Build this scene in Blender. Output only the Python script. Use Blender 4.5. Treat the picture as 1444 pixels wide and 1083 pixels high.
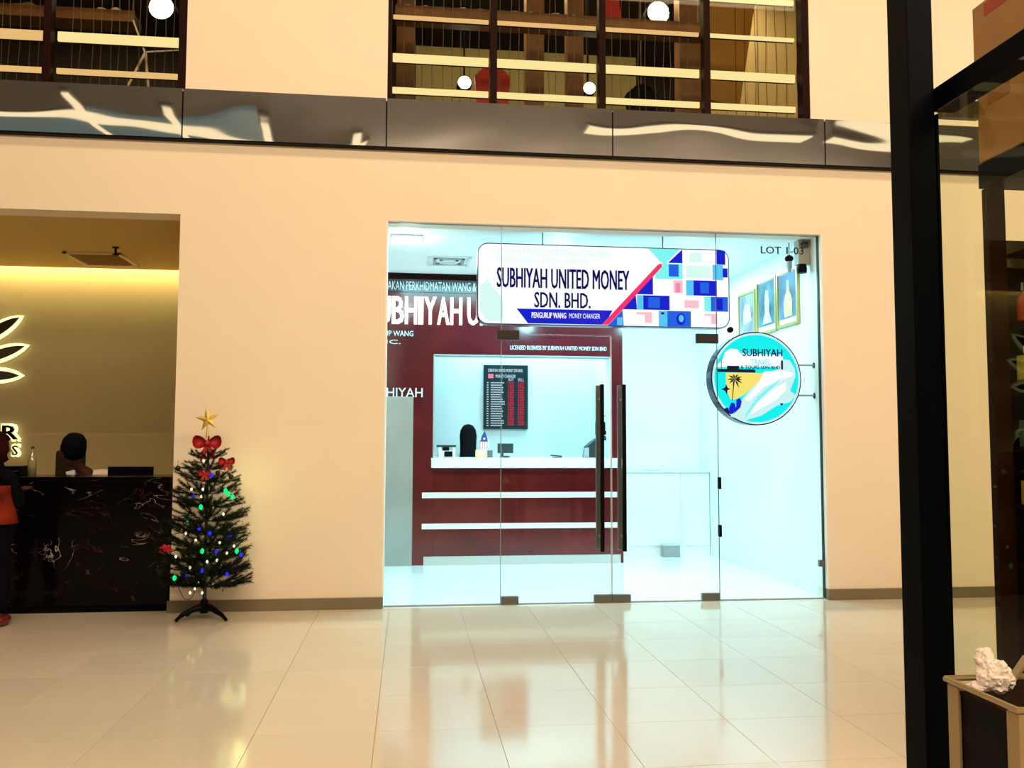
import bpy, bmesh, math, random
from mathutils import Vector, Matrix, noise
random.seed(7)
S = bpy.context.scene
COL = S.collection
for o in list(bpy.data.objects): bpy.data.objects.remove(o)

# ---------------------------------------------------------------- camera
cam = bpy.data.cameras.new('camera'); co = bpy.data.objects.new('camera', cam); COL.objects.link(co)
YAW, PITCH, ROLL = 0.11765, 0.06603, 0.00295
fw = Vector((math.sin(YAW)*math.cos(PITCH), math.cos(YAW)*math.cos(PITCH), math.sin(PITCH)))
rt = Vector((math.cos(YAW), -math.sin(YAW), 0)); up = rt.cross(fw)
r2 = math.cos(ROLL)*rt + math.sin(ROLL)*up; u2 = -math.sin(ROLL)*rt + math.cos(ROLL)*up
mw = Matrix((r2, u2, -fw)).transposed().to_4x4(); mw.translation = (0, -7.86, 1.456)
co.matrix_world = mw
cam.sensor_width = 36; cam.lens = 36*1236.96/1444; cam.clip_start = .05; cam.clip_end = 200
S.camera = co
# ---------------------------------------------------------------- world, exposure
w = bpy.data.worlds.new('world'); S.world = w; w.use_nodes = True
w.node_tree.nodes['Background'].inputs[0].default_value = (1, .85, .65, 1)
w.node_tree.nodes['Background'].inputs[1].default_value = .03
S.view_settings.view_transform = 'Standard'; S.view_settings.look = 'None'
S.view_settings.exposure = 0; S.view_settings.gamma = 1; S.view_settings.use_curve_mapping = False
def area(name, loc, sx, sy, col, power, rot=(0, 0, 0)):
    l = bpy.data.lights.new(name, 'AREA'); l.shape = 'RECTANGLE'; l.size = sx; l.size_y = sy
    l.color = col; l.energy = power
    o = bpy.data.objects.new(name, l); o.location = loc; o.rotation_euler = rot; COL.objects.link(o); return o
R = math.radians
WARM = (1, .765, .515)
area('atrium_light', (3, -2.1, 6.95), 15, .5, WARM, 260)
area('atrium_light', (3, -10.5, 6.9), 13, 2, WARM, 2150, (R(38), 0, 0))
COOL = (.38, .91, 1)
area('shop_ceiling_light', (1.2, 1.45, 3.44), 2.6, 1.2, COOL, 105)
area('shop_ceiling_light', (3.1, 2.1, 3.44), 1.0, 1.2, COOL, 40)
area('shop_ceiling_light', (2.6, .75, 3.44), 1.8, .5, COOL, 34)
area('teller_room_light', (1.4, 3.45, 3.42), 2.0, .8, COOL, 76)
def point(name, loc, rad, col, power):
    l = bpy.data.lights.new(name, 'POINT'); l.shadow_soft_size = rad; l.color = col; l.energy = power
    o = bpy.data.objects.new(name, l); o.location = loc; COL.objects.link(o)
point('shop_fill_light', (1.6, 1.3, 3.05), .06, COOL, 24)  # two added fills without fittings, brightening the shop ceiling
point('shop_fill_light', (3.0, 1.2, 3.05), .06, COOL, 12)
point('shop_ceiling_glare_light', (-.03, .75, 3.32), .05, (.8, 1, 1), 8)
area('reception_cove_light', (-4.6, 2.74, 3.74), 5.0, .06, (1, .94, .48), 260)
area('upper_room_light', (1.8, 1.9, 6.9), 4.5, 1.0, (1, .75, .4), 190)
area('upper_room_light', (-4, 2.6, 6.9), 3, 1.5, (1, .75, .4), 60)

# ---------------------------------------------------------------- materials
def mat(name, col, rough=.5, metal=0, emis=None, es=0, spec=.5, var=0, vscale=3, bump=0, bscale=40, coat=0):
    m = bpy.data.materials.new(name); m.use_nodes = True; nt = m.node_tree; b = nt.nodes['Principled BSDF']
    b.inputs['Base Color'].default_value = (*col, 1); b.inputs['Roughness'].default_value = rough
    b.inputs['Metallic'].default_value = metal; b.inputs['Specular IOR Level'].default_value = spec
    b.inputs['Coat Weight'].default_value = coat; b.inputs['Coat Roughness'].default_value = .05
    if emis: b.inputs['Emission Color'].default_value = (*emis, 1); b.inputs['Emission Strength'].default_value = es
    if var or bump:
        tc = nt.nodes.new('ShaderNodeTexCoord')
        n = nt.nodes.new('ShaderNodeTexNoise'); n.inputs['Scale'].default_value = vscale; n.inputs['Detail'].default_value = 5
        nt.links.new(tc.outputs['Object'], n.inputs['Vector'])
        if var:
            cr = nt.nodes.new('ShaderNodeValToRGB')
            cr.color_ramp.elements[0].color = (*[max(0, c*(1-var)) for c in col], 1); cr.color_ramp.elements[1].color = (*[min(1, c*(1+var)) for c in col], 1)
            cr.color_ramp.elements[0].position = .3; cr.color_ramp.elements[1].position = .7
            nt.links.new(n.outputs['Fac'], cr.inputs[0]); nt.links.new(cr.outputs[0], b.inputs['Base Color'])
        if bump:
            n2 = nt.nodes.new('ShaderNodeTexNoise'); n2.inputs['Scale'].default_value = bscale
            nt.links.new(tc.outputs['Object'], n2.inputs['Vector'])
            bp = nt.nodes.new('ShaderNodeBump'); bp.inputs['Strength'].default_value = bump; bp.inputs['Distance'].default_value = .01
            nt.links.new(n2.outputs['Fac'], bp.inputs['Height']); nt.links.new(bp.outputs[0], b.inputs['Normal'])
    return m
def glow(name, col, s=1.0): return mat(name, (.005, .005, .005), .6, emis=col, es=s, spec=.05)

M = {}
M['dimwall'] = mat('dim_wall_paint', (.12, .10, .08), .8)
M['wall'] = mat('warm_wall_paint', (.84, .72, .56), .75, var=.012, vscale=1.5, bump=.05, bscale=120, spec=.2)
M['reveal'] = mat('shop_lit_reveal', (.85, .82, .75), .6)
M['ceil'] = mat('ceiling_paint', (.26, .26, .27), .8, var=.03)
M['teal'] = mat('teal_ceiling_added_glow', (.05, .08, .08), .6, emis=(.13, .17, .155), es=1)  # emission added to lift the weakly lit panel
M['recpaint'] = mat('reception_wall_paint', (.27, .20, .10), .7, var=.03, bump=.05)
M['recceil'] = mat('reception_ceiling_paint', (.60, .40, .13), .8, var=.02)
M['base'] = mat('grey_brown_baseboard', (.19, .15, .085), .4, var=.08)
M['grout'] = mat('grout', (.32, .27, .22), .6, var=.05)
M['shopwhite'] = mat('shop_white_paint', (.86, .88, .88), .5, var=.005)
M['shopfloor'] = mat('white_shop_floor', (.88, .90, .90), .15)
M['red'] = mat('dark_red_gloss_laminate', (.105, .008, .010), .16, var=.35, vscale=2.2, spec=.6)
M['whitestrip'] = mat('white_strip', (.80, .78, .74), .3)
M['greywhite'] = mat('pale_kick_board', (.5, .52, .50), .4)
M['steel'] = mat('brushed_steel', (.42, .44, .43), .38, .85, var=.10, vscale=2, bump=.04, bscale=60)
M['black'] = mat('black_satin', (.003, .003, .0035), .4, spec=.04)
M['blackmetal'] = mat('black_metal', (.0010, .0014, .0025), .45, .0, spec=.025)
M['patch'] = mat('dark_bronze_metal', (.012, .008, .006), .35, .4)
M['patch2'] = mat('stainless_patch', (.20, .18, .15), .3, .85)
M['chrome'] = mat('chrome', (.6, .6, .6), .12, 1)
M['whitemetal'] = mat('white_painted_metal', (.75, .72, .65), .4)
M['wood'] = mat('stained_wood', (.15, .062, .014), .5, var=.3, vscale=6)
M['plywood'] = mat('yellow_wood_panel', (.36, .20, .03), .5, var=.12, vscale=2)
M['brownframe'] = mat('dark_brown_frame', (.014, .0035, .002), .5, var=.2, spec=.05)
M['olive'] = mat('olive_wall', (.075, .068, .018), .7, var=.2)
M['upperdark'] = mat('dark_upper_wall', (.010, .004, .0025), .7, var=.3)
M['plank'] = mat('pale_plank', (.62, .56, .36), .6, var=.06)
M['string'] = mat('grey_string', (.16, .13, .12), .7)
M['stone'] = mat('pale_pebble', (.6, .5, .36), .7, var=.2, vscale=20)
M['leafgreen'] = mat('green_moss', (.10, .16, .02), .7, var=.3, vscale=30)
M['redcloth'] = mat('red_cloth', (.42, .015, .01), .7, var=.2)
M['darkcloth'] = mat('dark_cloth', (.004, .0045, .006), .9, spec=.04, var=.3, vscale=12)
M['gold'] = mat('gold_frame', (.55, .42, .14), .3, .6)
M['paper'] = mat('white_paper', (.85, .84, .82), .7)
M['tissue'] = mat('white_tissue', (.82, .72, .66), .8, var=.06, vscale=12)
M['card'] = mat('brown_cardboard', (.34, .16, .04), .75, var=.07, vscale=5)
M['cardred'] = mat('red_print', (.35, .04, .02), .7)
M['cardbrown'] = mat('brown_print', (.25, .10, .03), .7)
M['tape'] = mat('packing_tape', (.45, .22, .06), .3)
M['bronze'] = mat('bronze_metal', (.36, .25, .12), .4, .35)
M['skin'] = mat('brown_skin', (.05, .014, .008), .6, var=.05, spec=.3)
M['shirt'] = mat('white_shirt', (.80, .68, .58), .8, var=.05, vscale=9)
M['maroon'] = mat('maroon_headscarf', (.018, .0025, .0025), .9, spec=.06, var=.3, vscale=9)
M['orange'] = mat('orange_red_cloth', (.17, .016, .006), .8, var=.55, spec=.1, vscale=7)
M['navy'] = mat('navy_cloth', (.003, .003, .006), .9, spec=.04, var=.2)
M['olivechair'] = mat('olive_chair_fabric', (.03, .025, .006), .9, spec=.1, var=.2)
M['shoe'] = mat('dark_red_shoe', (.12, .01, .01), .4)
M['needle'] = mat('dark_green_needles', (.007, .013, .006), .7, spec=.15, var=.4, vscale=30)
M['bark'] = mat('tree_pole', (.008, .010, .007), .5)
M['bauble'] = mat('dark_red_bauble', (.05, .02, .018), .15, .6)
M['redbow'] = mat('red_velvet_ribbon', (.40, .006, .008), .55, var=.25, vscale=30)
M['redflower'] = mat('red_glitter_flower', (.55, .01, .02), .5)
M['star'] = mat('gold_glitter', (.80, .58, .14), .35, .5, var=.15, vscale=40)
M['wire'] = mat('dark_wire', (.01, .02, .01), .5)
M['gbulb'] = glow('green_bulb', (.0, .9, .22), 1.1)
M['bbulb'] = glow('blue_bulb', (.02, .03, .9), 1.0)
M['wbulb'] = glow('warm_white_bulb', (1, .85, .5), 1.5)
M['strip'] = glow('warm_reflection_glow', (1, .86, .45), 1.15)  # this and the amber one paint reflections in the upper glass
M['strip2'] = glow('amber_reflection_glow', (1, .66, .30), .95)
M['cove'] = glow('ceiling_cove_light', (1, .80, .48), 1.6)
M['spot'] = glow('spot_lens', (1, 1, .85), 9)
M['panel'] = glow('panel_diffuser', (.85, 1, 1), 4)
M['backlit'] = glow('backlit_halo', (1, .98, .42), 1.6)
M['letterdark'] = mat('dark_olive_letter', (.035, .028, .01), .5)
M['bigletter'] = glow('white_lit_letter', (1, .99, 1), 2.2)
M['cwhite'] = glow('sign_white', (1, 1, 1), 1.05)
M['cwhite2'] = glow('sign_pale_print', (.72, 1, .94), 1)
M['cpink'] = glow('sign_pink', (1, .55, .62), 1)
M['cpinkd'] = glow('sign_pink_dark', (.95, .25, .42), 1)
M['cnavy'] = glow('sign_navy', (.004, .004, .10), 1)
M['cblue'] = glow('sign_blue', (.0, .01, .62), 1)
M['cmid'] = glow('sign_mid_blue', (.01, .12, .78), 1)
M['clight'] = glow('sign_light_blue', (.10, .58, .95), 1)
M['ccyan'] = glow('sign_cyan', (.22, .95, .92), 1)
M['ccyan2'] = glow('sign_bright_cyan', (.0, .90, .90), 1)
M['cred'] = glow('sign_red', (1, .03, .15), 1)
M['cyellow'] = glow('sign_yellow', (1, .80, .17), 1)
M['cblack'] = glow('sign_black', (.004, .006, .02), 1)
M['cice'] = glow('sign_ice', (.62, .93, .94), 1)
M['signrim'] = mat('dark_blue_rim', (.02, .03, .08), .25, .6)
M['ledface'] = mat('led_board_face', (.008, .025, .032), .3)
M['ledred'] = glow('led_red', (.80, .02, .06), 1)
M['ledwhite'] = glow('led_white', (.65, .9, 1), .9)
M['silver'] = mat('silver_letter', (.80, .82, .85), .35, .0)
M['glassstrip'] = mat('grey_glass_strip', (.06, .07, .09), .08)
M['vinyl'] = mat('black_vinyl', (.02, .05, .05), .5)
M['grey'] = mat('grey_plastic', (.30, .33, .34), .5)
M['dgrey'] = mat('dark_grey_plastic', (.012, .02, .024), .4)
M['whitep'] = mat('white_plastic', (.75, .77, .78), .4)
M['yellowp'] = mat('yellow_paper', (.72, .68, .22), .6)
M['flagblue'] = mat('flag_blue', (.02, .03, .18), .7)
M['flagred'] = mat('flag_red', (.75, .22, .25), .7)
M['pic1'] = mat('picture_blue', (.07, .14, .28), .5, var=.6, vscale=4)
M['pic2'] = mat('picture_teal', (.06, .14, .20), .5, var=.7, vscale=5)
M['pic3'] = mat('picture_lilac', (.28, .26, .40), .5, var=.6, vscale=4)
M['picw'] = mat('picture_pale', (.62, .68, .62), .5)
M['picy'] = mat('picture_yellow', (.70, .62, .20), .5)
M['bottlered'] = mat('red_glass_bottle', (.30, .03, .01), .15)
M['bottlegold'] = mat('gold_bottle', (.30, .24, .05), .2)
M['bottleteal'] = mat('teal_bottle', (.05, .09, .08), .2)
M['bottledark'] = mat('dark_bottle', (.01, .02, .03), .15)
M['box_y'] = mat('yellow_green_box', (.38, .34, .05), .5)
M['bglow'] = glow('green_led', (.1, 1, .3), 2)
M['eye'] = mat('eye_dark', (.02, .015, .012), .2)

def glassmat(name, tint=(1, 1, 1), refl=1.0):
    m = bpy.data.materials.new(name); m.use_nodes = True; nt = m.node_tree
    for n in list(nt.nodes): nt.nodes.remove(n)
    out = nt.nodes.new('ShaderNodeOutputMaterial'); mix = nt.nodes.new('ShaderNodeMixShader')
    tr = nt.nodes.new('ShaderNodeBsdfTransparent'); tr.inputs[0].default_value = (*tint, 1)
    gl = nt.nodes.new('ShaderNodeBsdfGlossy'); gl.inputs['Roughness'].default_value = .0; gl.inputs[0].default_value = (refl, refl, refl, 1)
    lw = nt.nodes.new('ShaderNodeLayerWeight'); lw.inputs[0].default_value = .5
    pw = nt.nodes.new('ShaderNodeMath'); pw.operation = 'POWER'; pw.inputs[1].default_value = 5
    fr = nt.nodes.new('ShaderNodeMapRange'); fr.inputs['To Min'].default_value = .018; fr.inputs['To Max'].default_value = 1
    nt.links.new(lw.outputs['Facing'], pw.inputs[0]); nt.links.new(pw.outputs[0], fr.inputs['Value'])
    nt.links.new(fr.outputs[0], mix.inputs[0]); nt.links.new(tr.outputs[0], mix.inputs[1]); nt.links.new(gl.outputs[0], mix.inputs[2])
    nt.links.new(mix.outputs[0], out.inputs[0]); return m
M['glass'] = glassmat('clear_glass', (.99, 1, 1))
M['glassedge'] = mat('green_glass_edge', (.20, .32, .32), .2)
M['kioskglass'] = glassmat('yellowish_glass', (.90, .935, .84), .5)
M['dimglass'] = glassmat('tinted_glass', (.93, .90, .80), .6)

def tilemat():
    m = mat('polished_beige_tile', (.70, .60, .47), .10, spec=.85); nt = m.node_tree; b = nt.nodes['Principled BSDF']
    tc = nt.nodes.new('ShaderNodeNewGeometry'); n = nt.nodes.new('ShaderNodeTexNoise'); n.inputs['Scale'].default_value = 2.5; n.inputs['Detail'].default_value = 8
    nt.links.new(tc.outputs['Position'], n.inputs['Vector'])
    oi = nt.nodes.new('ShaderNodeObjectInfo')
    cr = nt.nodes.new('ShaderNodeValToRGB'); cr.color_ramp.elements[0].color = (.66, .565, .44, 1); cr.color_ramp.elements[1].color = (.73, .63, .50, 1)
    nt.links.new(n.outputs['Fac'], cr.inputs[0])
    hs = nt.nodes.new('ShaderNodeHueSaturation'); mr = nt.nodes.new('ShaderNodeMapRange')
    mr.inputs['To Min'].default_value = .97; mr.inputs['To Max'].default_value = 1.03
    nt.links.new(oi.outputs['Random'], mr.inputs[0]); nt.links.new(mr.outputs[0], hs.inputs['Value']); nt.links.new(cr.outputs[0], hs.inputs['Color'])
    nt.links.new(hs.outputs[0], b.inputs['Base Color'])
    return m
M['tile'] = tilemat()
def marblemat():
    m = mat('black_veined_marble', (.01, .01, .01), .12, spec=.18); nt = m.node_tree; b = nt.nodes['Principled BSDF']
    tc = nt.nodes.new('ShaderNodeTexCoord')
    def vein(scale, width, dist, seed):
        mp = nt.nodes.new('ShaderNodeMapping'); mp.inputs['Location'].default_value = (seed, seed*1.7, seed*.3); mp.inputs['Rotation'].default_value = (0, .5, 0); mp.inputs['Scale'].default_value = (1, 1, 1.7)
        n = nt.nodes.new('ShaderNodeTexNoise'); n.inputs['Scale'].default_value = scale; n.inputs['Detail'].default_value = 6; n.inputs['Distortion'].default_value = dist
        a = nt.nodes.new('ShaderNodeMath'); a.operation = 'SUBTRACT'; a.inputs[1].default_value = .5
        ab = nt.nodes.new('ShaderNodeMath'); ab.operation = 'ABSOLUTE'
        r = nt.nodes.new('ShaderNodeMapRange'); r.inputs['From Min'].default_value = 0; r.inputs['From Max'].default_value = width; r.inputs['To Min'].default_value = 1; r.inputs['To Max'].default_value = 0
        nt.links.new(tc.outputs['Object'], mp.inputs[0]); nt.links.new(mp.outputs[0], n.inputs['Vector']); nt.links.new(n.outputs['Fac'], a.inputs[0]); nt.links.new(a.outputs[0], ab.inputs[0]); nt.links.new(ab.outputs[0], r.inputs[0])
        mk = nt.nodes.new('ShaderNodeTexNoise'); mk.inputs['Scale'].default_value = scale*1.3
        nt.links.new(mp.outputs[0], mk.inputs['Vector'])
        mr = nt.nodes.new('ShaderNodeMapRange'); mr.inputs['From Min'].default_value = .5; mr.inputs['From Max'].default_value = .68
        nt.links.new(mk.outputs['Fac'], mr.inputs[0])
        mu = nt.nodes.new('ShaderNodeMath'); mu.operation = 'MULTIPLY'
        nt.links.new(r.outputs[0], mu.inputs[0]); nt.links.new(mr.outputs[0], mu.inputs[1]); return mu
    v1 = vein(2.2, .008, 1.2, 3.1); v2 = vein(3.3, .018, .8, 9.2)
    m1 = nt.nodes.new('ShaderNodeMix'); m1.data_type = 'RGBA'; m1.inputs[6].default_value = (.0015, .001, .0015, 1); m1.inputs[7].default_value = (.05, .012, .010, 1)
    m2 = nt.nodes.new('ShaderNodeMix'); m2.data_type = 'RGBA'; m2.inputs[7].default_value = (.42, .36, .33, 1)
    nt.links.new(v2.outputs[0], m1.inputs[0]); nt.links.new(m1.outputs[2], m2.inputs[6]); nt.links.new(v1.outputs[0], m2.inputs[0]); nt.links.new(m2.outputs[2], b.inputs['Base Color'])
    return m
M['marble'] = marblemat()
def mirrormat():
    m = mat('polished_steel_sheet', (.62, .60, .58), .03, 1); nt = m.node_tree; b = nt.nodes['Principled BSDF']
    g = nt.nodes.new('ShaderNodeNewGeometry'); mp = nt.nodes.new('ShaderNodeMapping'); mp.inputs['Scale'].default_value = (1.0, 1, 2.2)
    n = nt.nodes.new('ShaderNodeTexNoise'); n.inputs['Scale'].default_value = .9; n.inputs['Detail'].default_value = .5
    bp = nt.nodes.new('ShaderNodeBump'); bp.inputs['Strength'].default_value = 1; bp.inputs['Distance'].default_value = .012
    nt.links.new(g.outputs['Position'], mp.inputs[0]); nt.links.new(mp.outputs[0], n.inputs['Vector']); nt.links.new(n.outputs['Fac'], bp.inputs['Height']); nt.links.new(bp.outputs[0], b.inputs['Normal'])
    return m
M['mirror'] = mirrormat()

# ---------------------------------------------------------------- mesh helpers
class MB:
    def __init__(s): s.bm = bmesh.new()
    def box(s, x0, x1, y0, y1, z0, z1, bev=0, rot=None, piv=None):
        b = bmesh.new(); bmesh.ops.create_cube(b, size=1)
        bmesh.ops.scale(b, vec=(abs(x1-x0), abs(y1-y0), abs(z1-z0)), verts=b.verts)
        if bev: bmesh.ops.bevel(b, geom=b.edges[:], offset=bev, segments=2, affect='EDGES', profile=.6)
        bmesh.ops.translate(b, vec=((x0+x1)/2, (y0+y1)/2, (z0+z1)/2), verts=b.verts)
        if rot is not None: bmesh.ops.rotate(b, verts=b.verts, cent=piv or ((x0+x1)/2, (y0+y1)/2, (z0+z1)/2), matrix=rot)
        s._add(b); return s
    def _add(s, b):
        me = bpy.data.meshes.new('t'); b.to_mesh(me); b.free(); s.bm.from_mesh(me); bpy.data.meshes.remove(me)
    def tube(s, pts, r, n=8, cap=True):
        pts = [Vector(p) for p in pts]; rs = r if isinstance(r, (list, tuple)) else [r]*len(pts)
        rings = []; prev = None
        for i, p in enumerate(pts):
            d = (pts[min(i+1, len(pts)-1)] - pts[max(i-1, 0)]).normalized()
            if prev is None:
                a = Vector((0, 0, 1)) if abs(d.z) < .9 else Vector((1, 0, 0)); u = d.cross(a).normalized()
            else: u = (prev - d*prev.dot(d)).normalized()
            prev = u; v = d.cross(u)
            rings.append([s.bm.verts.new(p + rs[i]*(math.cos(2*math.pi*k/n)*u + math.sin(2*math.pi*k/n)*v)) for k in range(n)])
        for a, b in zip(rings, rings[1:]):
            for k in range(n): s.bm.faces.new((a[k], a[(k+1) % n], b[(k+1) % n], b[k]))
        if cap: s.bm.faces.new(rings[0][::-1]); s.bm.faces.new(rings[-1])
        return s
    def lathe(s, c, prof, n=20, axis='Z'):
        # prof: list of (radius, height)
        rings = []
        for r, h in prof:
            ring = []
            for k in range(n):
                a = 2*math.pi*k/n; x, y = r*math.cos(a), r*math.sin(a)
                p = (x, y, h) if axis == 'Z' else ((x, h, -y) if axis == 'Y' else (h, x, y))
                ring.append(s.bm.verts.new(Vector(c)+Vector(p)))
            rings.append(ring)
        for a, b in zip(rings, rings[1:]):
            for k in range(n): s.bm.faces.new((a[k], a[(k+1) % n], b[(k+1) % n], b[k]))
        s.bm.faces.new(rings[0][::-1]); s.bm.faces.new(rings[-1]); return s
    def ball(s, c, r, sub=2, sc=(1, 1, 1), nz=0, seed=0, rot=None):
        b = bmesh.new(); bmesh.ops.create_icosphere(b, subdivisions=sub, radius=1)
        for v in b.verts:
            p = v.co.copy()
            if nz: p *= 1 + nz*noise.noise(p*1.6 + Vector((seed, seed*.7, 0)))
            q = Vector((p.x*sc[0]*r, p.y*sc[1]*r, p.z*sc[2]*r))
            if rot is not None: q = rot @ q
            v.co = q + Vector(c)
        s._add(b); return s
    def poly(s, pts, y0, y1):
        # outline in the XZ plane given counter-clockwise or not, extruded y0..y1
        a = [s.bm.verts.new((p[0], y0, p[1])) for p in pts]; b = [s.bm.verts.new((p[0], y1, p[1])) for p in pts]
        n = len(pts); s.bm.faces.new(a); s.bm.faces.new(b[::-1])
        for i in range(n): s.bm.faces.new((a[i], b[i], b[(i+1) % n], a[(i+1) % n]))
        return s
    def quad(s, *p): s.bm.faces.new([s.bm.verts.new(q) for q in p]); return s
    def mesh(s, name, m, off=(0, 0, 0), smooth=False):
        bmesh.ops.recalc_face_normals(s.bm, faces=s.bm.faces)
        me = bpy.data.meshes.new(name); s.bm.to_mesh(me); s.bm.free()
        me.transform(Matrix.Translation(-Vector(off))); me.materials.append(M[m] if isinstance(m, str) else m)
        if smooth:
            for p in me.polygons: p.use_smooth = True
        return me
    def build(s, name, m, parent=None, smooth=False):
        off = rootloc(parent) if parent else Vector((0, 0, 0))
        me = s.mesh(name, m, off, smooth)
        return link(name, me, parent)
def rootloc(o):
    while o.parent: o = o.parent
    return o.location.copy()
def link(name, me, parent=None):
    o = bpy.data.objects.new(name, me); COL.objects.link(o); o.parent = parent; return o
def tag(o, label, cat, group=None):
    o['label'] = label; o['category'] = cat
    if group: o['group'] = group
    return o
def thing(name, label, cat, loc=(0, 0, 0), group=None):
    o = bpy.data.objects.new(name, None); o.empty_display_size = .1; COL.objects.link(o); o.location = loc
    return tag(o, label, cat, group)
def single(mb, name, m, label, cat, group=None, smooth=False, loc=None):
    if loc is not None:
        me = mb.mesh(name, m, loc, smooth); o = link(name, me); o.location = loc
    else: o = mb.build(name, m, None, smooth)
    return tag(o, label, cat, group)
def struct(mb, name, m, parent=None):
    o = mb.build(name, m, parent)
    if parent is None: o['kind'] = 'structure'
    return o
def sroot(name, loc=(0, 0, 0)):
    o = bpy.data.objects.new(name, None); COL.objects.link(o); o.location = loc; o['kind'] = 'structure'; return o
def dup(root, loc, label=None, group=None):
    r = root.copy(); COL.objects.link(r); r.location = loc
    if label: r['label'] = label
    if group: r['group'] = group
    for ch in list(root.children):
        c = ch.copy(); COL.objects.link(c); c.parent = r
        for g in list(ch.children):
            d = g.copy(); COL.objects.link(d); d.parent = c
    return r
def text_mesh(body, x0, x1, z0, z1, y, depth=.004, bold=0.0, spacing=1.0, keep=False):
    """text facing -Y fitted into the rectangle x0..x1, z0..z1"""
    cu = bpy.data.curves.new('txt', 'FONT'); cu.body = body; cu.resolution_u = 2; cu.space_character = spacing
    cu.extrude = .05
    o = bpy.data.objects.new('txt', cu); COL.objects.link(o)
    dg = bpy.context.evaluated_depsgraph_get(); dg.update()
    me = bpy.data.meshes.new_from_object(o.evaluated_get(dg)); bpy.data.objects.remove(o); bpy.data.curves.remove(cu)
    xs = [v.co.x for v in me.vertices]; ys = [v.co.y for v in me.vertices]
    ax, bx, ay, by = min(xs), max(xs), min(ys), max(ys)
    for v in me.vertices:
        px, py, pz = v.co
        v.co = (x0+(px-ax)/(bx-ax)*(x1-x0), y - (pz+.05)/.1*depth, z0+(py-ay)/(by-ay)*(z1-z0))
    me.materials.clear()
    if bold:
        d = bold*(z1-z0); b = bmesh.new()
        for dx, dz in ((-d, -d*.4), (-d, d*.4), (-d*.35, 0), (d*.35, 0), (d, d*.4), (d, -d*.4)):
            m2 = me.copy(); m2.transform(Matrix.Translation((dx, dx*.001, dz))); b.from_mesh(m2); bpy.data.meshes.remove(m2)
        b.to_mesh(me); b.free()
    return me
def text(name, body, x0, x1, z0, z1, y, m, parent, depth=.004, bold=0.0, spacing=1.0, label=None):
    me = text_mesh(body, x0, x1, z0, z1, y, depth, bold, spacing)
    me.materials.append(M[m]); off = rootloc(parent) if parent else Vector((0, 0, 0))
    me.transform(Matrix.Translation(-off)); o = link(name, me, parent)
    if label: o['label'] = label
    return o
def skin(name, nodes, edges, m, parent, sub=2, root=0):
    """one continuous tapered surface grown over a skeleton"""
    me = bpy.data.meshes.new(name); me.from_pydata([n[0] for n in nodes], edges, []); me.update()
    o = bpy.data.objects.new(name, me); COL.objects.link(o)
    o.modifiers.new('s', 'SKIN')
    for i, n in enumerate(nodes):
        sv = me.skin_vertices[0].data[i]; r = n[1]; sv.radius = r if isinstance(r, tuple) else (r, r); sv.use_root = (i == root)
    ss = o.modifiers.new('b', 'SUBSURF'); ss.levels = sub; ss.render_levels = sub
    dg = bpy.context.evaluated_depsgraph_get(); dg.update()
    e = bpy.data.meshes.new_from_object(o.evaluated_get(dg)); bpy.data.objects.remove(o)
    e.materials.clear(); e.materials.append(M[m])
    for p in e.polygons: p.use_smooth = True
    if parent: e.transform(Matrix.Translation(-rootloc(parent)))
    e.name = name
    return link(name, e, parent)

def rrect(x0, x1, z0, z1, r, n=5):
    p = []
    for cx, cz, a0 in ((x1-r, z1-r, 0), (x0+r, z1-r, 90), (x0+r, z0+r, 180), (x1-r, z0+r, 270)):
        for k in range(n+1):
            a = math.radians(a0+90*k/n); p.append((cx+r*math.cos(a), cz+r*math.sin(a)))
    return p

# ================================================================ SETTING
# floor: grout slab plus individual tiles
fl = sroot('floor')
MB().box(-9, 14, -16, .0, -.12, -.006).box(-7, -2, .0, 2.9, -.12, -.006).build('slab', 'grout', fl)
xs = [-5.75, -5.14, -4.53, -3.92, -3.31, -2.70, -2.09, -1.48, -.745, -.147, .467, 1.07, 1.68, 2.305] + [2.305+.61*k for k in range(1, 8)]
ys = [-3.92+.625*k for k in range(-4, 7)]; ys[-1] = 0.0
cache = {}
for i in range(len(xs)-1):
    for j in range(len(ys)-1):
        dx, dy = xs[i+1]-xs[i], ys[j+1]-ys[j]; k = (round(dx, 3), round(dy, 3))
        if k not in cache:
            g = .0011
            cache[k] = MB().box(g, dx-g, g, dy-g, -.006, 0, bev=.0008).mesh('tile', 'tile')
        o = link('tile', cache[k], fl); o.location = (xs[i], ys[j], 0)
g = .001
mb = MB()
for i in range(-9, 14):
    for j in range(-16, -6): mb.box(i+g, i+1-g, j+g if j > -16 else -16, min(j+1-g, -6.421), -.006, 0) if j+1 < -6.4 or j == -7 else None
mb.box(-9, xs[0]-g, -6.42, 0, -.006, 0).box(xs[-1]+g, 14, -6.42, 0, -.006, 0).box(-7, -2.02, .001, 2.8, -.006, 0)
o = mb.build('far_tiles', 'tile', fl); o['kind'] = 'stuff'
struct(MB().box(-1.6, 3.91, 0.0, 4.0, -.12, 0.0), 'floor', 'shopfloor')

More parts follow.
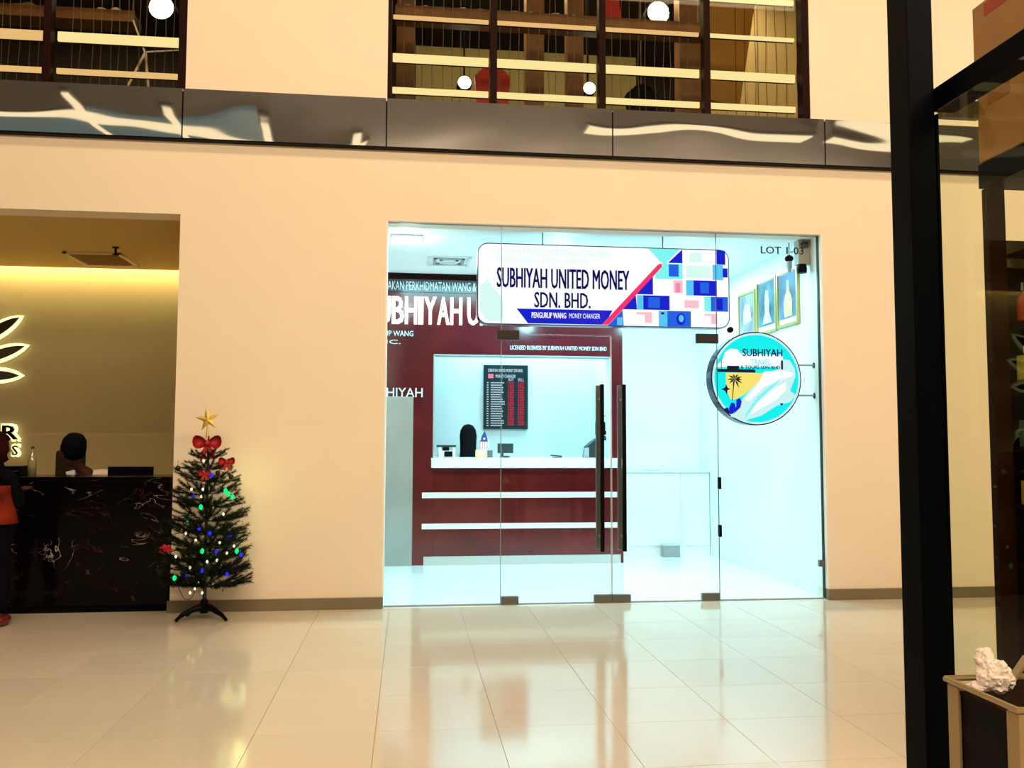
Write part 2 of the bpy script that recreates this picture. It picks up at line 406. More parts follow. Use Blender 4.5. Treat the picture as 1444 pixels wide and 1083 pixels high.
T = .24
wf = MB()
wf.box(-9, -7, 0, T, 0, 3.44).box(-2.0, -.215, 0, T, 0, 3.44).box(3.905, 14, 0, T, 0, 3.44)
wf.box(-9, 14, 0, T, 3.44, 4.55)
wf.box(-9, -7, 0, T, 4.55, 7.0).box(-1.988, -.22, 0, T, 4.55, 7.0).box(3.815, 14, 0, T, 4.55, 7.0)
struct(wf, 'wall_front', 'wall')
struct(MB().box(-9.2, -9, -16, 5, 0, 7), 'wall_left', 'dimwall')
struct(MB().box(14, 14.2, -16, 5, 0, 7), 'wall_right', 'dimwall')
struct(MB().box(-9, 14, -16.2, -16, 0, 7), 'wall_back', 'dimwall')
struct(MB().box(-9, -.2, -16, 0, 7, 7.2).box(-.2, 14, -16, 0, 7, 7.2), 'ceiling', 'ceil')
# dropped teal ceiling panels, glow added, seen only in the polished band
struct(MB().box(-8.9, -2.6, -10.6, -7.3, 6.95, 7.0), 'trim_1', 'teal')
# baseboards (small pieces with returns)
struct(MB().box(-2.02, -.203, -.014, 0, 0, .1, bev=.003).box(-.215, -.203, 0, .05, 0, .1), 'baseboard_left', 'base')
struct(MB().box(3.893, 14, -.014, 0, 0, .1, bev=.003).box(3.893, 3.905, 0, .05, 0, .1), 'baseboard_right', 'base')
# reveals of the shop opening, shop light painted in as white
struct(MB().box(-.215, -.200, .0, T, 0.101, 3.44), 'trim_2', 'reveal')
struct(MB().box(3.893, 3.905, .0, T, .101, 3.44), 'trim_3', 'reveal')

# polished steel fascia band
tf = sroot('trim_4', (0, -.06, 4.1))
MB().box(-9, 14, -.064, 0, 4.085, 4.101).build('shadow_lip', 'black', tf)
seams = [-9, -5.9, -3.95 - .0, -1.992, -.222, 1.855, 3.925, 5.95, 8.0, 10, 12, 14]
for a, b in zip(seams, seams[1:]):
    m_ = bmesh.new(); nx, nz = 24, 6
    vs = [[m_.verts.new((a+.006+(b-a-.012)*i/nx, -.06, 4.10+.445*k/nz)) for k in range(nz+1)] for i in range(nx+1)]
    for i in range(nx):
        for k in range(nz): m_.faces.new((vs[i][k], vs[i+1][k], vs[i+1][k+1], vs[i][k+1]))
    e = bmesh.ops.extrude_face_region(m_, geom=m_.faces[:])
    for v in e['geom']:
        if isinstance(v, bmesh.types.BMVert): v.co.y = -.01
    q = MB(); q.bm = m_; q.build('steel_panel', 'mirror', tf)
MB().box(-9, 14, -.008, 0, 4.10, 4.54).build('backing', 'black', tf)

# ceiling cove lights of the atrium (mirrored by the steel band)
def cove(x0, y0, x1, y1, wd, lab):
    d = Vector((x1-x0, y1-y0, 0)); L = d.length; a = math.atan2(d.y, d.x)
    t = thing('ceiling_light', lab, 'ceiling light', ((x0+x1)/2, (y0+y1)/2, 6.95))
    o = MB().box(-L/2, L/2, -wd/2, wd/2, -.02, .0).mesh('diffuser', 'cove'); q = link('diffuser', o, t); q.rotation_euler.z = a
    o = MB().box(-L/2-.03, L/2+.03, -wd/2-.03, wd/2+.03, 0, .04).mesh('housing', 'ceil'); q = link('housing', o, t); q.rotation_euler.z = a
cove(-8.6, -6.98, -.9, -8.35, .42, 'long slanting linear ceiling light over the left of the atrium')
cove(3.0, -6.85, 7.0, -6.85, .55, 'linear ceiling light over the shopfront side of the atrium')
cove(7.4, -6.8, 10.0, -6.8, .4, 'short linear ceiling light above the display cases')
for i, x in enumerate((-5.45, -4.0, -2.5, -1.05)):
    cove(x, -8.9, x-.0, [-6.4, -6.9, -7.4, -7.7][i], .13, ['first', 'second', 'third', 'fourth'][i]+' cross light from the left side wall on the atrium ceiling')

# ---------------------------------------------------------------- reception recess
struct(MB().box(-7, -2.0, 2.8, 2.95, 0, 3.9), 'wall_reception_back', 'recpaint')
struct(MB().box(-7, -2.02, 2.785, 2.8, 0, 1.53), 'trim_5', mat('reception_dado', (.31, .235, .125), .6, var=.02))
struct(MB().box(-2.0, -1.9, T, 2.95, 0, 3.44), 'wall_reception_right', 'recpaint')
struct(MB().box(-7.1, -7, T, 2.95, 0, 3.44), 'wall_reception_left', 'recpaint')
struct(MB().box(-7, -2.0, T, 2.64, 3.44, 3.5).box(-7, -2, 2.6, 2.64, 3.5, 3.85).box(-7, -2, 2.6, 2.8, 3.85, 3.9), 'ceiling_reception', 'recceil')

ct = thing('reception_counter', 'long black reception counter clad in veined marble left of the Christmas tree', 'counter', (-4.5, .3, 0))
MB().box(-6.9, -2.035, .05, .08, .06, 1.11, bev=.003).build('front_slab', 'marble', ct)
MB().box(-6.9, -2.025, .03, .55, 1.11, 1.15, bev=.006).build('countertop', 'marble', ct)
MB().box(-2.065, -2.035, .08, .55, .06, 1.11).build('end_panel', 'marble', ct)
MB().box(-6.9, -2.05, .08, .50, .0, .06).build('plinth', 'black', ct)
MB().box(-6.9, -2.07, .5, 1.15, .72, .75).box(-6.9, -6.8, .5, 1.1, 0, .72).box(-2.17, -2.07, .5, 1.1, 0, .72).build('worktop', 'brownframe', ct)

# backlit logo and letters on reception wall
YB = 2.73
lg = thing('backlit_leaf_logo', 'backlit logo of dark pointed leaves glowing on the reception back wall', 'sign', (-4.7, 2.8, 2.5))
def leaf(tipx, tipz, ang, L, W, halo):
    pts = []
    n = 10
    for i in range(n+1):
        t = i/n; pts.append((-t*L, W*math.sin(math.pi*min(1, t*1.0)**.8)))
    for i in range(n-1, 0, -1):
        t = i/n; pts.append((-t*L, -W*.8*math.sin(math.pi*t**.8)))
    c, s_ = math.cos(ang), math.sin(ang)
    return [(tipx+c*x-s_*z, tipz+s_*x+c*z) for x, z in pts]
for (tx, tz, a, L) in ((-4.435, 2.865, .62, .62), (-4.365, 2.535, .38, .66), (-4.41, 2.195, .03, .60)):
    MB().poly(leaf(tx, tz, a, L, .06, 0), YB-.03, YB-.012).build('leaf', 'letterdark', lg)
    cx, cz = math.cos(a), math.sin(a)
    MB().poly(leaf(tx+cx*.045, tz+cz*.045, a, L+.09, .105, 0), YB+.01, YB+.02).build('halo', 'backlit', lg)
ls = thing('backlit_letter_sign', 'backlit dark letters below the leaf logo on the reception wall', 'sign', (-4.6, 2.8, 1.5))
for ch, x0, x1 in (('E', -4.80, -4.64), ('R', -4.565, -4.405)):
    text('letter', ch, x0, x1, 1.47, 1.625, YB-.012, 'letterdark', ls, .02, .035)
text('letter', 'S', -4.455, -4.395, 1.29, 1.40, YB-.012, 'letterdark', ls, .02, -.01)
for ch, x0, x1, z0, z1, bb in (('E', -4.80, -4.64, 1.47, 1.625, .17), ('R', -4.565, -4.405, 1.47, 1.625, .17), ('S', -4.455, -4.395, 1.29, 1.40, .17)):
    text('halo', ch, x0, x1, z0-.012, z1+.012, YB+.02, 'backlit', ls, .012, bb)


# ceiling vent and sprinkler of the recess
cv = thing('ceiling_vent', 'square louvred air vent in the ceiling above the reception', 'vent', (-3.32, 2.05, 3.44))
fx0, fx1, fy0, fy1 = -3.62, -3.04, 1.72, 2.38
f = MB()
for a in ((fx0, fx1, fy0, fy0+.035), (fx0, fx1, fy1-.035, fy1), (fx0, fx0+.035, fy0, fy1), (fx1-.035, fx1, fy0, fy1)): f.box(a[0], a[1], a[2], a[3], 3.418, 3.44)
f.build('frame', mat('cream_vent', (.75, .58, .35), .5), cv)
MB().box(fx0+.03, fx1-.03, fy0+.03, fy1-.03, 3.434, 3.44).build('back_plate', 'brownframe', cv)
sl = MB().box(-.004, .004, fy0+.035, fy1-.035, -.011, .011, rot=Matrix.Rotation(.6, 3, 'Y')).mesh('slat', M['card'], (0, cv.location.y, 0))
for i in range(14):
    o = link('slat', sl, cv); o.location = (fx0+.07+i*.034-cv.location.x, 0, 3.427-3.44)
sp = thing('sprinkler', 'small dark sprinkler head on the ceiling beside the vent', 'sprinkler', (-3.0, 1.45, 3.44))
MB().lathe((-3.0, 1.45, 0), [(.035, 3.44), (.035, 3.43), (.012, 3.425), (.012, 3.37), (.03, 3.365), (.03, 3.355)], 12).build('head', 'brownframe', sp)

# ================================================================ SHOP
struct(MB().box(-1.75, -1.6, T, 4.1, 0, 3.47), 'wall_shop_left', 'shopwhite')
struct(MB().box(3.91, 4.05, T, 4.1, 0, 3.47), 'wall_shop_right', 'shopwhite')
struct(MB().box(-1.6, 3.91, 4.0, 4.1, 0, 3.47), 'wall_shop_back', 'shopwhite')
struct(MB().box(2.62, 3.91, 3.62, 4.0, 0, 3.47), 'wall_shop_inner', 'shopwhite')
struct(MB().box(2.56, 2.62, 2.85, 4.0, 0, 3.47), 'wall_shop_partition', 'shopwhite')
struct(MB().box(-1.6, 3.91, T, 4.0, 3.47, 3.6).box(-.2, 3.9, .0, T, 3.440, 3.4402), 'ceiling_shop', 'shopwhite')
# red feature wall with teller window
rw = sroot('wall_red_feature', (1.2, 2.65, 0))
MB().box(-1.6, .305, 2.65, 2.85, .0, 3.47).box(2.465, 2.61, 2.65, 2.85, 0, 3.47).box(.305, 2.465, 2.65, 2.85, 2.50, 3.47).build('panel_surround', 'red', rw)
for a, b in ((.857, 1.14), (.489, .789), (.104, .424)):
    MB().box(.305, 2.465, 2.655, 2.85, a, b, bev=.004).build('counter_panel', 'red', rw)
for a, b in ((.79, .856), (.425, .488)): MB().box(.172, 2.53, 2.635, 2.66, a, b).build('white_strip', 'whitestrip', rw)
MB().box(.195, 2.57, 2.63, 2.85, 0, .103).build('kick_board', 'greywhite', rw)
MB().box(.295, .312, 2.645, 2.86, 1.265, 2.5).box(.30, 2.47, 2.645, 2.86, 2.49, 2.505).build('window_lining', 'grey', rw)
MB().box(2.45, 2.467, 2.645, 2.86, 1.265, 2.5).build('window_lining', 'whitep', rw)
struct(MB().box(-1.6, -1.0, 2.65, 2.66, 0, .1), 'baseboard_shop', 'greywhite')
tc_ = MB().box(.275, 2.55, 2.44, 3.35, 1.152, 1.262, bev=.004)
single(tc_, 'teller_countertop', 'whitep', 'thick white teller countertop running through the window of the red wall', 'countertop')
# grey steel door in red wall
dr = sroot('door_1', (-.35, 2.64, 0))
MB().box(-.80, .06, 2.62, 2.65, .0, 1.99, bev=.003).build('door_leaf', 'steel', dr)
MB().lathe((-.72, 2.62, 1.0), [(.025, -.0), (.025, -.03), (.01, -.035), (.01, -.06)], 12, 'Y').build('door_handle', 'chrome', dr)

# lettering on red wall
t = thing('wall_lettering_band', 'grey glass strip with pale lettering along the top of the red wall', 'sign', (0, 2.62, 3.2))
MB().box(-1.55, 2.5, 2.635, 2.65, 3.25, 3.40).build('glass_strip', 'glassstrip', t)
text('lettering', 'MENYEDIAKAN PERKHIDMATAN WANG &', -.55, .80, 3.27, 3.375, 2.634, 'silver', t, .01)
MB().box(-1.6, 2.61, 2.60, 2.65, 3.41, 3.47).build('top_beam', 'brownframe', t)
t = thing('illuminated_letter_sign', 'big glowing white block letters SUBHIYAH UNITED on the red wall', 'sign', (0, 2.62, 3.0))
X = -.51; ww = {'I': .05, ' ': .025}
for ch in 'SUBHIYAH UNITED':
    wd = ww.get(ch, .130)
    if ch != ' ': text('letter', ch, X, X+wd, 2.86, 3.185, 2.62, 'bigletter', t, .03, .022)
    X += wd+.025
t = thing('small_white_lettering', 'small white letters WANG below the big glowing letters on the red wall', 'lettering', (-.1, 2.65, 2.7))
text('lettering', 'PENGURUP WANG', -.58, .05, 2.715, 2.78, 2.65, 'silver', t, .006)
text('lettering', 'LIC.', -.35, -.10, 2.62, 2.67, 2.65, 'silver', t, .006)
t = thing('door_top_lettering', 'silver raised letters SUBHIYAH above the grey steel door', 'lettering', (0, 2.62, 2.0))
text('lettering', 'SUBHIYAH', -.52, .168, 1.985, 2.095, 2.648, 'silver', t, .02)
t = thing('licence_lettering', 'row of small white letters above the teller window', 'lettering', (1.8, 2.65, 2.6))
text('lettering', 'LICENSED BUSINESS BY SUBHIYAH UNITED MONEY SDN BHD', 1.22, 2.41, 2.575, 2.625, 2.65, 'silver', t, .006)

# ---- glazing
YG = .06
def pane(x0, x1, z0, z1, parent, name='glass_pane', e=True):
    o = MB().box(x0, x1, YG, YG+.012, z0, z1).build(name, 'glass', parent)
    return o
g1 = sroot('window_1', (.3, YG, 0)); pane(-.198, .836, .012, 3.436, g1)
MB().box(.834, .840, YG-.001, YG+.013, .012, 3.436).build('glass_edge', 'glassedge', g1)
g2 = sroot('window_2', (3.4, YG, 0)); pane(2.878, 3.882, .012, 3.436, g2)
MB().box(2.873, 2.877, YG-.001, YG+.013, .012, 3.436).build('glass_edge', 'vinyl', g2)
MB().box(3.882, 3.893, YG-.01, YG+.022, .012, 3.436).build('side_channel', 'dgrey', g2)
MB().box(3.84, 3.885, YG-.012, YG+.024, .30, .36).build('clip', 'patch2', g2)
MB().box(-.198, 3.893, YG-.008, YG+.02, 0.0, .012).build('floor_channel', 'grey', g1)
for zc in (1.08, .64): MB().box(2.872, 2.895, YG-.02, YG+.03, zc-.055, zc+.055, bev=.004).build('hinge', 'black', g2)
MB().lathe((3.0, YG, 2.515), [(.028, 0), (.028, -.03), (.020, -.035)], 14, 'Y').build('bolt_cap', 'black', g2)
g3 = sroot('window_3', (1.85, YG, 2.5)); pane(.846, 2.866, 2.445, 3.436, g3)
MB().box(-.198, 3.893, YG-.01, YG+.022, 3.436, 3.442).build('head_channel', 'grey', g3)
lot = text('lettering', 'LOT 1-03', 3.32, 3.745, 3.255, 3.325, YG-.0005, 'vinyl', g2, .0012, .02)
lot['label'] = 'black vinyl lettering LOT 1-03'
for i, (x0, x1, hx) in enumerate(((.846, 1.853, 1.755), (1.862, 2.866, 1.96))):
    d = sroot('door_%d' % (i+2), ((x0+x1)/2, YG, 0))
    pane(x0, x1, .02, 2.435, d, 'door_glass')
    ex = x1 if i == 0 else x0
    MB().box(ex-.002, ex+.002, YG-.0005, YG+.0125, .02, 2.435).build('glass_edge', 'greywhite', d)
    # patch fittings: at the pivot side top and bottom, and the lock patch in the middle
    px0, px1 = ((.80, 1.0) if i == 0 else (2.675, 2.885))
    MB().box(px0, px1, YG-.018, YG+.03, 2.385, 2.475, bev=.004).build('top_patch', 'patch', d)
    qx0, qx1 = ((.842, 1.0) if i == 0 else (2.70, 2.866))
    MB().box(qx0, qx1, YG-.018, YG+.03, .008, .075, bev=.003).build('bottom_patch', 'patch2', d)
    lx0, lx1 = ((1.69, 1.856) if i == 0 else (1.860, 2.03))
    MB().box(lx0, lx1, YG-.018, YG+.03, .008, .075, bev=.003).build('lock_patch', 'patch2', d)
    MB().box(hx-.018, hx+.018, YG-.085, YG-.055, .47, 1.985, bev=.004).build('door_handle', 'black', d)
    hb = MB().box(hx-.025, hx+.012, YG+.065, YG+.10, .47, 1.985, bev=.004)
    for z in (.6, 1.85): hb.tube([(hx-.004, YG-.056, z), (hx-.004, YG+.066, z)], .010, 8)
    hb.build('door_handle', 'patch2', d)['label'] = 'inner steel door handle'

# ---- hanging light box sign
SY = .35; SX0, SX1 = .636, 3.115
sg = thing('hanging_lightbox_sign', 'wide white and blue lightbox sign SUBHIYAH UNITED MONEY SDN. BHD. behind the glass', 'sign', ((SX0+SX1)/2, SY, 2.57))
MB().poly(rrect(SX0, SX1, 2.567, 3.348, .10), SY+.002, SY+.11).build('housing', 'signrim', sg)
MB().poly(rrect(SX0+.010, SX1-.010, 2.577, 3.338, .09), SY, SY+.003).build('face', 'cwhite', sg)
def su(px): return SX0 + (px-5)/1403*(SX1-SX0)
def sv(v): return 3.338 - v*(3.338-2.577)
def rowv(y): return sv((y-42)/(465-42))
lay = [0]
def spoly(pts, m, name='print', d=.0006, k=1):
    MB().poly([(su(a), rowv(b)) for a, b in pts], SY-d*k, SY-.00001).build(name, m, sg)
def srect(x0, x1, y0, y1, m, k=1): spoly([(x0, y0), (x1, y0), (x1, y1), (x0, y1)], m, 'banknote_print', k=k)
spoly([(945, 42), (1125, 42), (1035, 132)], 'ccyan')
spoly([(1058, 118), (1140, 118), (1140, 42)], 'cblue')
srect(1335, 1385, 42, 120, 'cblue')
spoly([(1030, 122), (1140, 122), (1140, 206), (985, 206), (985, 165)], 'ccyan'); srect(1062, 1118, 126, 192, 'cmid', 2)
srect(1312, 1372, 122, 205, 'clight'); srect(1370, 1398, 140, 190, 'cblue', 2)
spoly([(972, 195), (972, 293), (880, 293)], 'cblue')
srect(1088, 1140, 212, 280, 'cpink'); srect(1100, 1126, 228, 280, 'cpinkd', 2)
srect(1160, 1202, 210, 293, 'clight'); srect(1202, 1335, 210, 293, 'cblue'); srect(1240, 1290, 220, 280, 'cmid', 2)
spoly([(875, 298), (882, 376), (802, 376)], 'cblue'); srect(882, 917, 298, 376, 'clight'); srect(917, 1065, 298, 376, 'cblue'); srect(945, 1010, 308, 366, 'cmid', 2)
srect(1150, 1230, 320, 362, 'cpink'); srect(1262, 1300, 298, 378, 'ccyan'); srect(1300, 1398, 298, 378, 'cmid'); srect(1330, 1368, 306, 370, 'cblue', 2)
spoly([(800, 380), (806, 465), (720, 465)], 'cmid'); srect(770, 800, 420, 462, 'clight', 2)
srect(880, 965, 390, 402, 'cpink'); srect(925, 965, 402, 446, 'cpink'); srect(1003, 1052, 380, 465, 'clight'); srect(1052, 1185, 380, 465, 'cmid')
MB().poly([(su(1128)+.045*math.cos(a*.5236), rowv(424)+.058*math.sin(a*.5236)) for a in range(12)], SY-.0012, SY-.0001).build('banknote_print', 'cblue', sg)
MB().poly([(su(1130)+.026*math.cos(a*.5236), rowv(420)+.036*math.sin(a*.5236)) for a in range(12)], SY-.0018, SY-.0001).build('banknote_print', 'clight', sg)
srect(1262, 1335, 392, 402, 'cpink'); srect(1300, 1335, 402, 446, 'cpink'); srect(1016, 1034, 388, 400, 'cnavy', 2)
srect(1180, 1250, 60, 110, 'cwhite2'); srect(1160, 1300, 130, 196, 'cwhite2')
spoly([(1022, 122), (1002, 128), (684, 462), (722, 462), (1024, 140)], 'cred', 'red_stripe', k=3)
spoly([(218, 384), (745, 384), (700, 462), (280, 462)], 'cblue', 'blue_banner')
text('lettering', 'PENGURUP WANG', su(300), su(488), rowv(432), rowv(402), SY-.0008, 'cwhite', sg, .001, .02)
text('lettering', 'MONEY CHANGER', su(505), su(675), rowv(430), rowv(404), SY-.0008, 'cwhite', sg, .001, .0)
text('lettering', 'SUBHIYAH UNITED MONEY', su(112), su(838), sv(.545), sv(.295), SY-.0008, 'cnavy', sg, .0012, .018)
text('lettering', 'SDN. BHD.', su(315), su(622), sv(.79), sv(.595), SY-.0008, 'cnavy', sg, .0012, .018)
text('lettering', 'SYARIKAT PENGURUP WANG BERLESEN', su(110), su(730), sv(.13), sv(.05), SY-.0008, 'cwhite2', sg, .001)
text('lettering', 'MENYEDIAKAN PERKHIDMATAN', su(110), su(610), sv(.23), sv(.16), SY-.0008, 'cwhite2', sg, .001)
MB().poly([(su(18), sv(.55)), (su(60), sv(.45)), (su(145), sv(.70)), (su(145), sv(.97)), (su(60), sv(.97)), (su(20), sv(.85))], SY-.0005, SY-.0001).build('print', 'cwhite2', sg)
for x in (1.27, 2.46): MB().tube([(x, SY+.05, 3.345), (x, SY+.05, 3.47)], .007, 8).build('hanger_rod', 'grey', sg)

# ---- round projecting sign
RC = Vector((3.285, .13, 2.066)); RR = .447
rs_ = thing('round_lightbox_sign', 'round cyan lightbox sign with palm tree and aeroplane picture on the right wall bracket', 'sign', RC)
MB().lathe(RC, [(RR, 0), (RR, .14), (RR-.02, .15)], 48, 'Y').build('housing', 'signrim', rs_, )
MB().lathe(RC, [(RR-.012, -.003), (RR-.012, 0)], 48, 'Y').build('face', 'cice', rs_)
YR = RC.y-.003
def rp(px, py): return (RC.x + (px-560)/460*RR, RC.z - (py-528)/470*RR)   # zoomed photograph -> sign face
def disc(r, m, k, a0=0, a1=360, name='print'):
    pts = [(RC.x+r*math.cos(math.radians(a0+(a1-a0)*i/40)), RC.z+r*math.sin(math.radians(a0+(a1-a0)*i/40))) for i in range(41 if a1-a0 < 360 else 40)]
    MB().poly(pts, YR-.0006*k, YR).build(name, m, rs_)
def rpoly(pts, m, k, name='print'): return MB().poly([rp(*p) for p in pts], YR-.0006*k, YR).build(name, m, rs_)
disc(RR*.93, 'ccyan2', 1)
rpoly([(225, 330), (240, 270), (300, 232), (370, 240), (400, 280), (830, 290), (840, 410), (140, 420), (180, 380)], 'cwhite', 2, 'cloud_print')
rpoly([(820, 330), (900, 340), (950, 420), (960, 500), (900, 650), (960, 690), (900, 760), (760, 800), (600, 900), (430, 950), (290, 910), (330, 820), (420, 730), (560, 560), (700, 470), (780, 430)], 'cice', 3, 'aircraft_print')
rpoly([(250, 475), (700, 475), (560, 580), (420, 700), (330, 740), (290, 740), (250, 620)], 'cyellow', 4, 'beach_print')
rpoly([(160, 437), (545, 437), (550, 470), (170, 468)], 'cblack', 4, 'skyline_print')
rpoly([(262, 405), (385, 405), (385, 437), (262, 437)], 'cblack', 4, 'skyline_print')
rpoly([(812, 345), (832, 345), (832, 435), (812, 435)], 'cblack', 4, 'skyline_print'); rpoly([(200, 340), (208, 340), (208, 432), (200, 432)], 'cmid', 4, 'skyline_print')
rpoly([(640, 455), (860, 445), (940, 470), (930, 500), (640, 610), (480, 760), (440, 740), (560, 600)], 'cwhite', 5, 'aircraft_print')
rpoly([(435, 940), (445, 880), (560, 720), (700, 600), (830, 510), (700, 640), (560, 770), (470, 880)], 'ccyan', 6, 'aircraft_print')
rpoly([(600, 700), (860, 560), (860, 640), (760, 740), (560, 850), (480, 900)], 'cwhite', 5, 'aircraft_print')
rpoly([(790, 775), (830, 775), (812, 800)], 'cnavy', 6)
# palm
rpoly([(305, 750), (312, 750), (335, 560), (325, 560)], 'cblack', 6, 'palm_print')
for a, L in ((20, 75), (60, 60), (110, 55), (150, 75), (185, 80), (215, 75), (250, 70), (295, 95), (330, 85), (355, 75)):
    ar = math.radians(a); c = (340, 540); tip = (c[0]+L*math.cos(ar), c[1]-L*math.sin(ar)); n_ = (-math.sin(ar)*9, -math.cos(ar)*9)
    mid = (c[0]+.5*L*math.cos(ar), c[1]-.5*L*math.sin(ar)-6)
    rpoly([c, (mid[0]+n_[0], mid[1]+n_[1]), tip, (mid[0]-n_[0], mid[1]-n_[1])], 'cblack', 6, 'palm_print')
rpoly([(200, 640), (240, 620), (250, 590), (265, 625), (290, 635), (262, 650), (255, 690), (238, 655)], 'cnavy', 6, 'palm_print')
rpoly([(285, 890), (275, 830), (300, 770), (335, 780), (345, 830), (320, 880)], 'cblue', 6, 'wave_print')
rpoly([(325, 880), (350, 800), (350, 745), (385, 725), (405, 760), (390, 820)], 'cblue', 6, 'wave_print')
rpoly([(220, 835), (265, 820), (285, 875), (270, 885), (235, 860)], 'cnavy', 6, 'wave_print')
def rtext(s, x0, x1, y0, y1, m, b=0): text('lettering', s, rp(x0, 0)[0], rp(x1, 0)[0], rp(0, y1)[1], rp(0, y0)[1], YR-.0036, m, rs_, .001, b)
rtext('SUBHIYAH', 420, 825, 232, 305, 'cnavy', .03)
rtext('TRAVEL', 505, 705, 335, 395, 'ccyan', .02)
rtext('& TOURS SDN BHD', 400, 800, 400, 432, 'cnavy', .03)
for z, yy in ((2.205, .20), (1.912, .20)):
    q = MB().tube([(RC.x+.36, yy, z), (3.905, yy, z)], .010, 8).lathe((3.893, yy, z), [(.03, 0), (.03, .017)], 12, 'X')
    q.build('bracket', 'grey', rs_)

# ---- CCTV on right wall corner
t = thing('wall_camera_unit', 'grey box with black lens fixed high on the shop right wall beside LOT 1-03', 'camera', (3.85, .3, 3.3))
MB().box(3.77, 3.905, .22, .32, 3.20, 3.44, bev=.006).build('housing', mat('taupe_housing', (.30, .29, .25), .5), t)
MB().lathe((3.815, .25, 3.155), [(.045, -.04), (.05, 0), (.04, .045)], 14).build('lens', 'black', t)
MB().box(3.80, 3.86, .19, .22, 3.36, 3.41).build('bracket', 'dgrey', t)
t = thing('small_alarm_sensor', 'small dark red and grey sensor hanging beside the grey box behind LOT 1-03', 'sensor', (3.74, .5, 3.3))
MB().ball((3.80, .5, 3.31), .045, 2, (1, 1, .8)).build('body', 'maroon', t, True)
MB().lathe((3.80, .5, 3.22), [(.012, -.05), (.03, 0), (.03, .06)], 12).tube([(3.80, .5, 3.34), (3.80, .5, 3.47)], .006, 6).build('bulb', 'grey', t)

# ---- pictures on the right wall
def wallpic(y0, y1, z0, z1, m, label, kind):
    t = thing('framed_picture', label, 'picture', (3.9, (y0+y1)/2, z0), 'gold framed pictures on the shop right wall')
    X1 = 3.91; w_ = .028
    f = MB()
    f.box(X1-.03, X1, y0, y0+w_, z0, z1).box(X1-.03, X1, y1-w_, y1, z0, z1).box(X1-.03, X1, y0+w_, y1-w_, z0, z0+w_).box(X1-.03, X1, y0+w_, y1-w_, z1-w_, z1)
    f.build('frame', 'gold', t)
    MB().box(X1-.010, X1, y0+w_, y1-w_, z0+w_, z1-w_).build('mount', 'paper', t)
    iy0, iy1, iz0, iz1 = y0+w_+.01, y1-w_-.01, z0+w_+.10*(z1-z0), z1-w_-.01
    MB().box(X1-.013, X1-.009, iy0, iy1, iz0, iz1).build('image', m, t)
    yc = (iy0+iy1)/2; h = iz1-iz0
    if kind == 1:   # bottle-like pale shape
        pr = [(-.09, .03), (.09, .03), (.10, .35), (.07, .50), (.03, .60), (.02, .85), (-.02, .85), (-.03, .60), (-.07, .50), (-.10, .35)]
    elif kind == 2: pr = [(-.12, .05), (.12, .05), (.05, .3), (.06, .55), (.03, .8), (-.03, .8), (-.06, .55), (-.05, .3)]
    else: pr = [(-.12, .35), (.10, .30), (.12, .6), (.05, .8), (-.08, .75)]
    q = MB(); n = len(pr)
    a = [q.bm.verts.new((X1-.0145, yc+u, iz0+v*h)) for u, v in pr]; b = [q.bm.verts.new((X1-.013, yc+u, iz0+v*h)) for u, v in pr]
    q.bm.faces.new(a); q.bm.faces.new(b)
    for i in range(n): q.bm.faces.new((a[i], b[i], b[(i+1) % n], a[(i+1) % n]))
    q.build('figure_print', 'picy' if kind == 1 else 'picw', t)
wallpic(.51, 1.01, 2.66, 3.25, 'pic1', 'gold framed picture with pale yellow tower shape, nearest the glass of three', 1)
wallpic(1.03, 1.56, 2.65, 3.26, 'pic2', 'gold framed dark blue picture, the middle one of three', 2)
wallpic(1.61, 2.11, 2.60, 3.20, 'pic3', 'gold framed lilac and teal picture, farthest of the three inside the shop', 3)

# ---- ceiling items of shop
t = thing('shop_ceiling_vent', 'square air diffuser in the cyan lit shop ceiling', 'vent', (.43, 1.8, 3.47))
for i, s_ in enumerate((.24, .17, .10)):
    q = MB()
    for a in ((-s_, s_, -s_, -s_+.03), (-s_, s_, s_-.03, s_), (-s_, -s_+.03, -s_, s_), (s_-.03, s_, -s_, s_)): q.box(.43+a[0], .43+a[1], 1.8+a[2], 1.8+a[3], 3.452-.004*i, 3.47)
    q.build('frame' if i == 0 else 'louvre', 'grey' if i % 2 else 'whitep', t)
t = thing('ceiling_panel_light', 'bright square ceiling light just inside the shop at the left', 'ceiling light', (.0, .75, 3.47))
MB().box(-.18, .12, .62, .88, 3.452, 3.47).build('frame', 'whitep', t); MB().box(-.15, .09, .65, .85, 3.448, 3.452).build('diffuser', 'panel', t)

# ---- white low cabinet
t = thing('low_cabinet', 'white low cupboard along the back wall right of the red wall', 'cabinet', (3.2, 3.4, 0))
MB().box(2.63, 3.905, 3.25, 3.60, .0, 1.065).build('body', 'shopwhite', t)
MB().box(2.63, 3.905, 3.22, 3.60, 1.065, 1.085, bev=.003).build('top', 'whitep', t)
for a, b in ((2.65, 3.505), (3.52, 3.90)): MB().box(a, b, 3.235, 3.25, .13, 1.06, bev=.002).build('door', 'shopwhite', t)
t = thing('grey_box', 'small grey box on the floor against the white low cupboard', 'box', (3.38, 3.15, 0))
MB().box(3.24, 3.46, 3.10, 3.20, 0, .14, bev=.004).build('body', 'grey', t); MB().box(3.235, 3.465, 3.095, 3.205, .14, .155, bev=.003).build('lid', 'greywhite', t)
single(MB().box(3.10, 3.29, 3.35, 3.43, 1.086, 1.096, bev=.003), 'paper_pad', 'greywhite', 'thin grey pad lying on the white low cupboard', 'stationery')

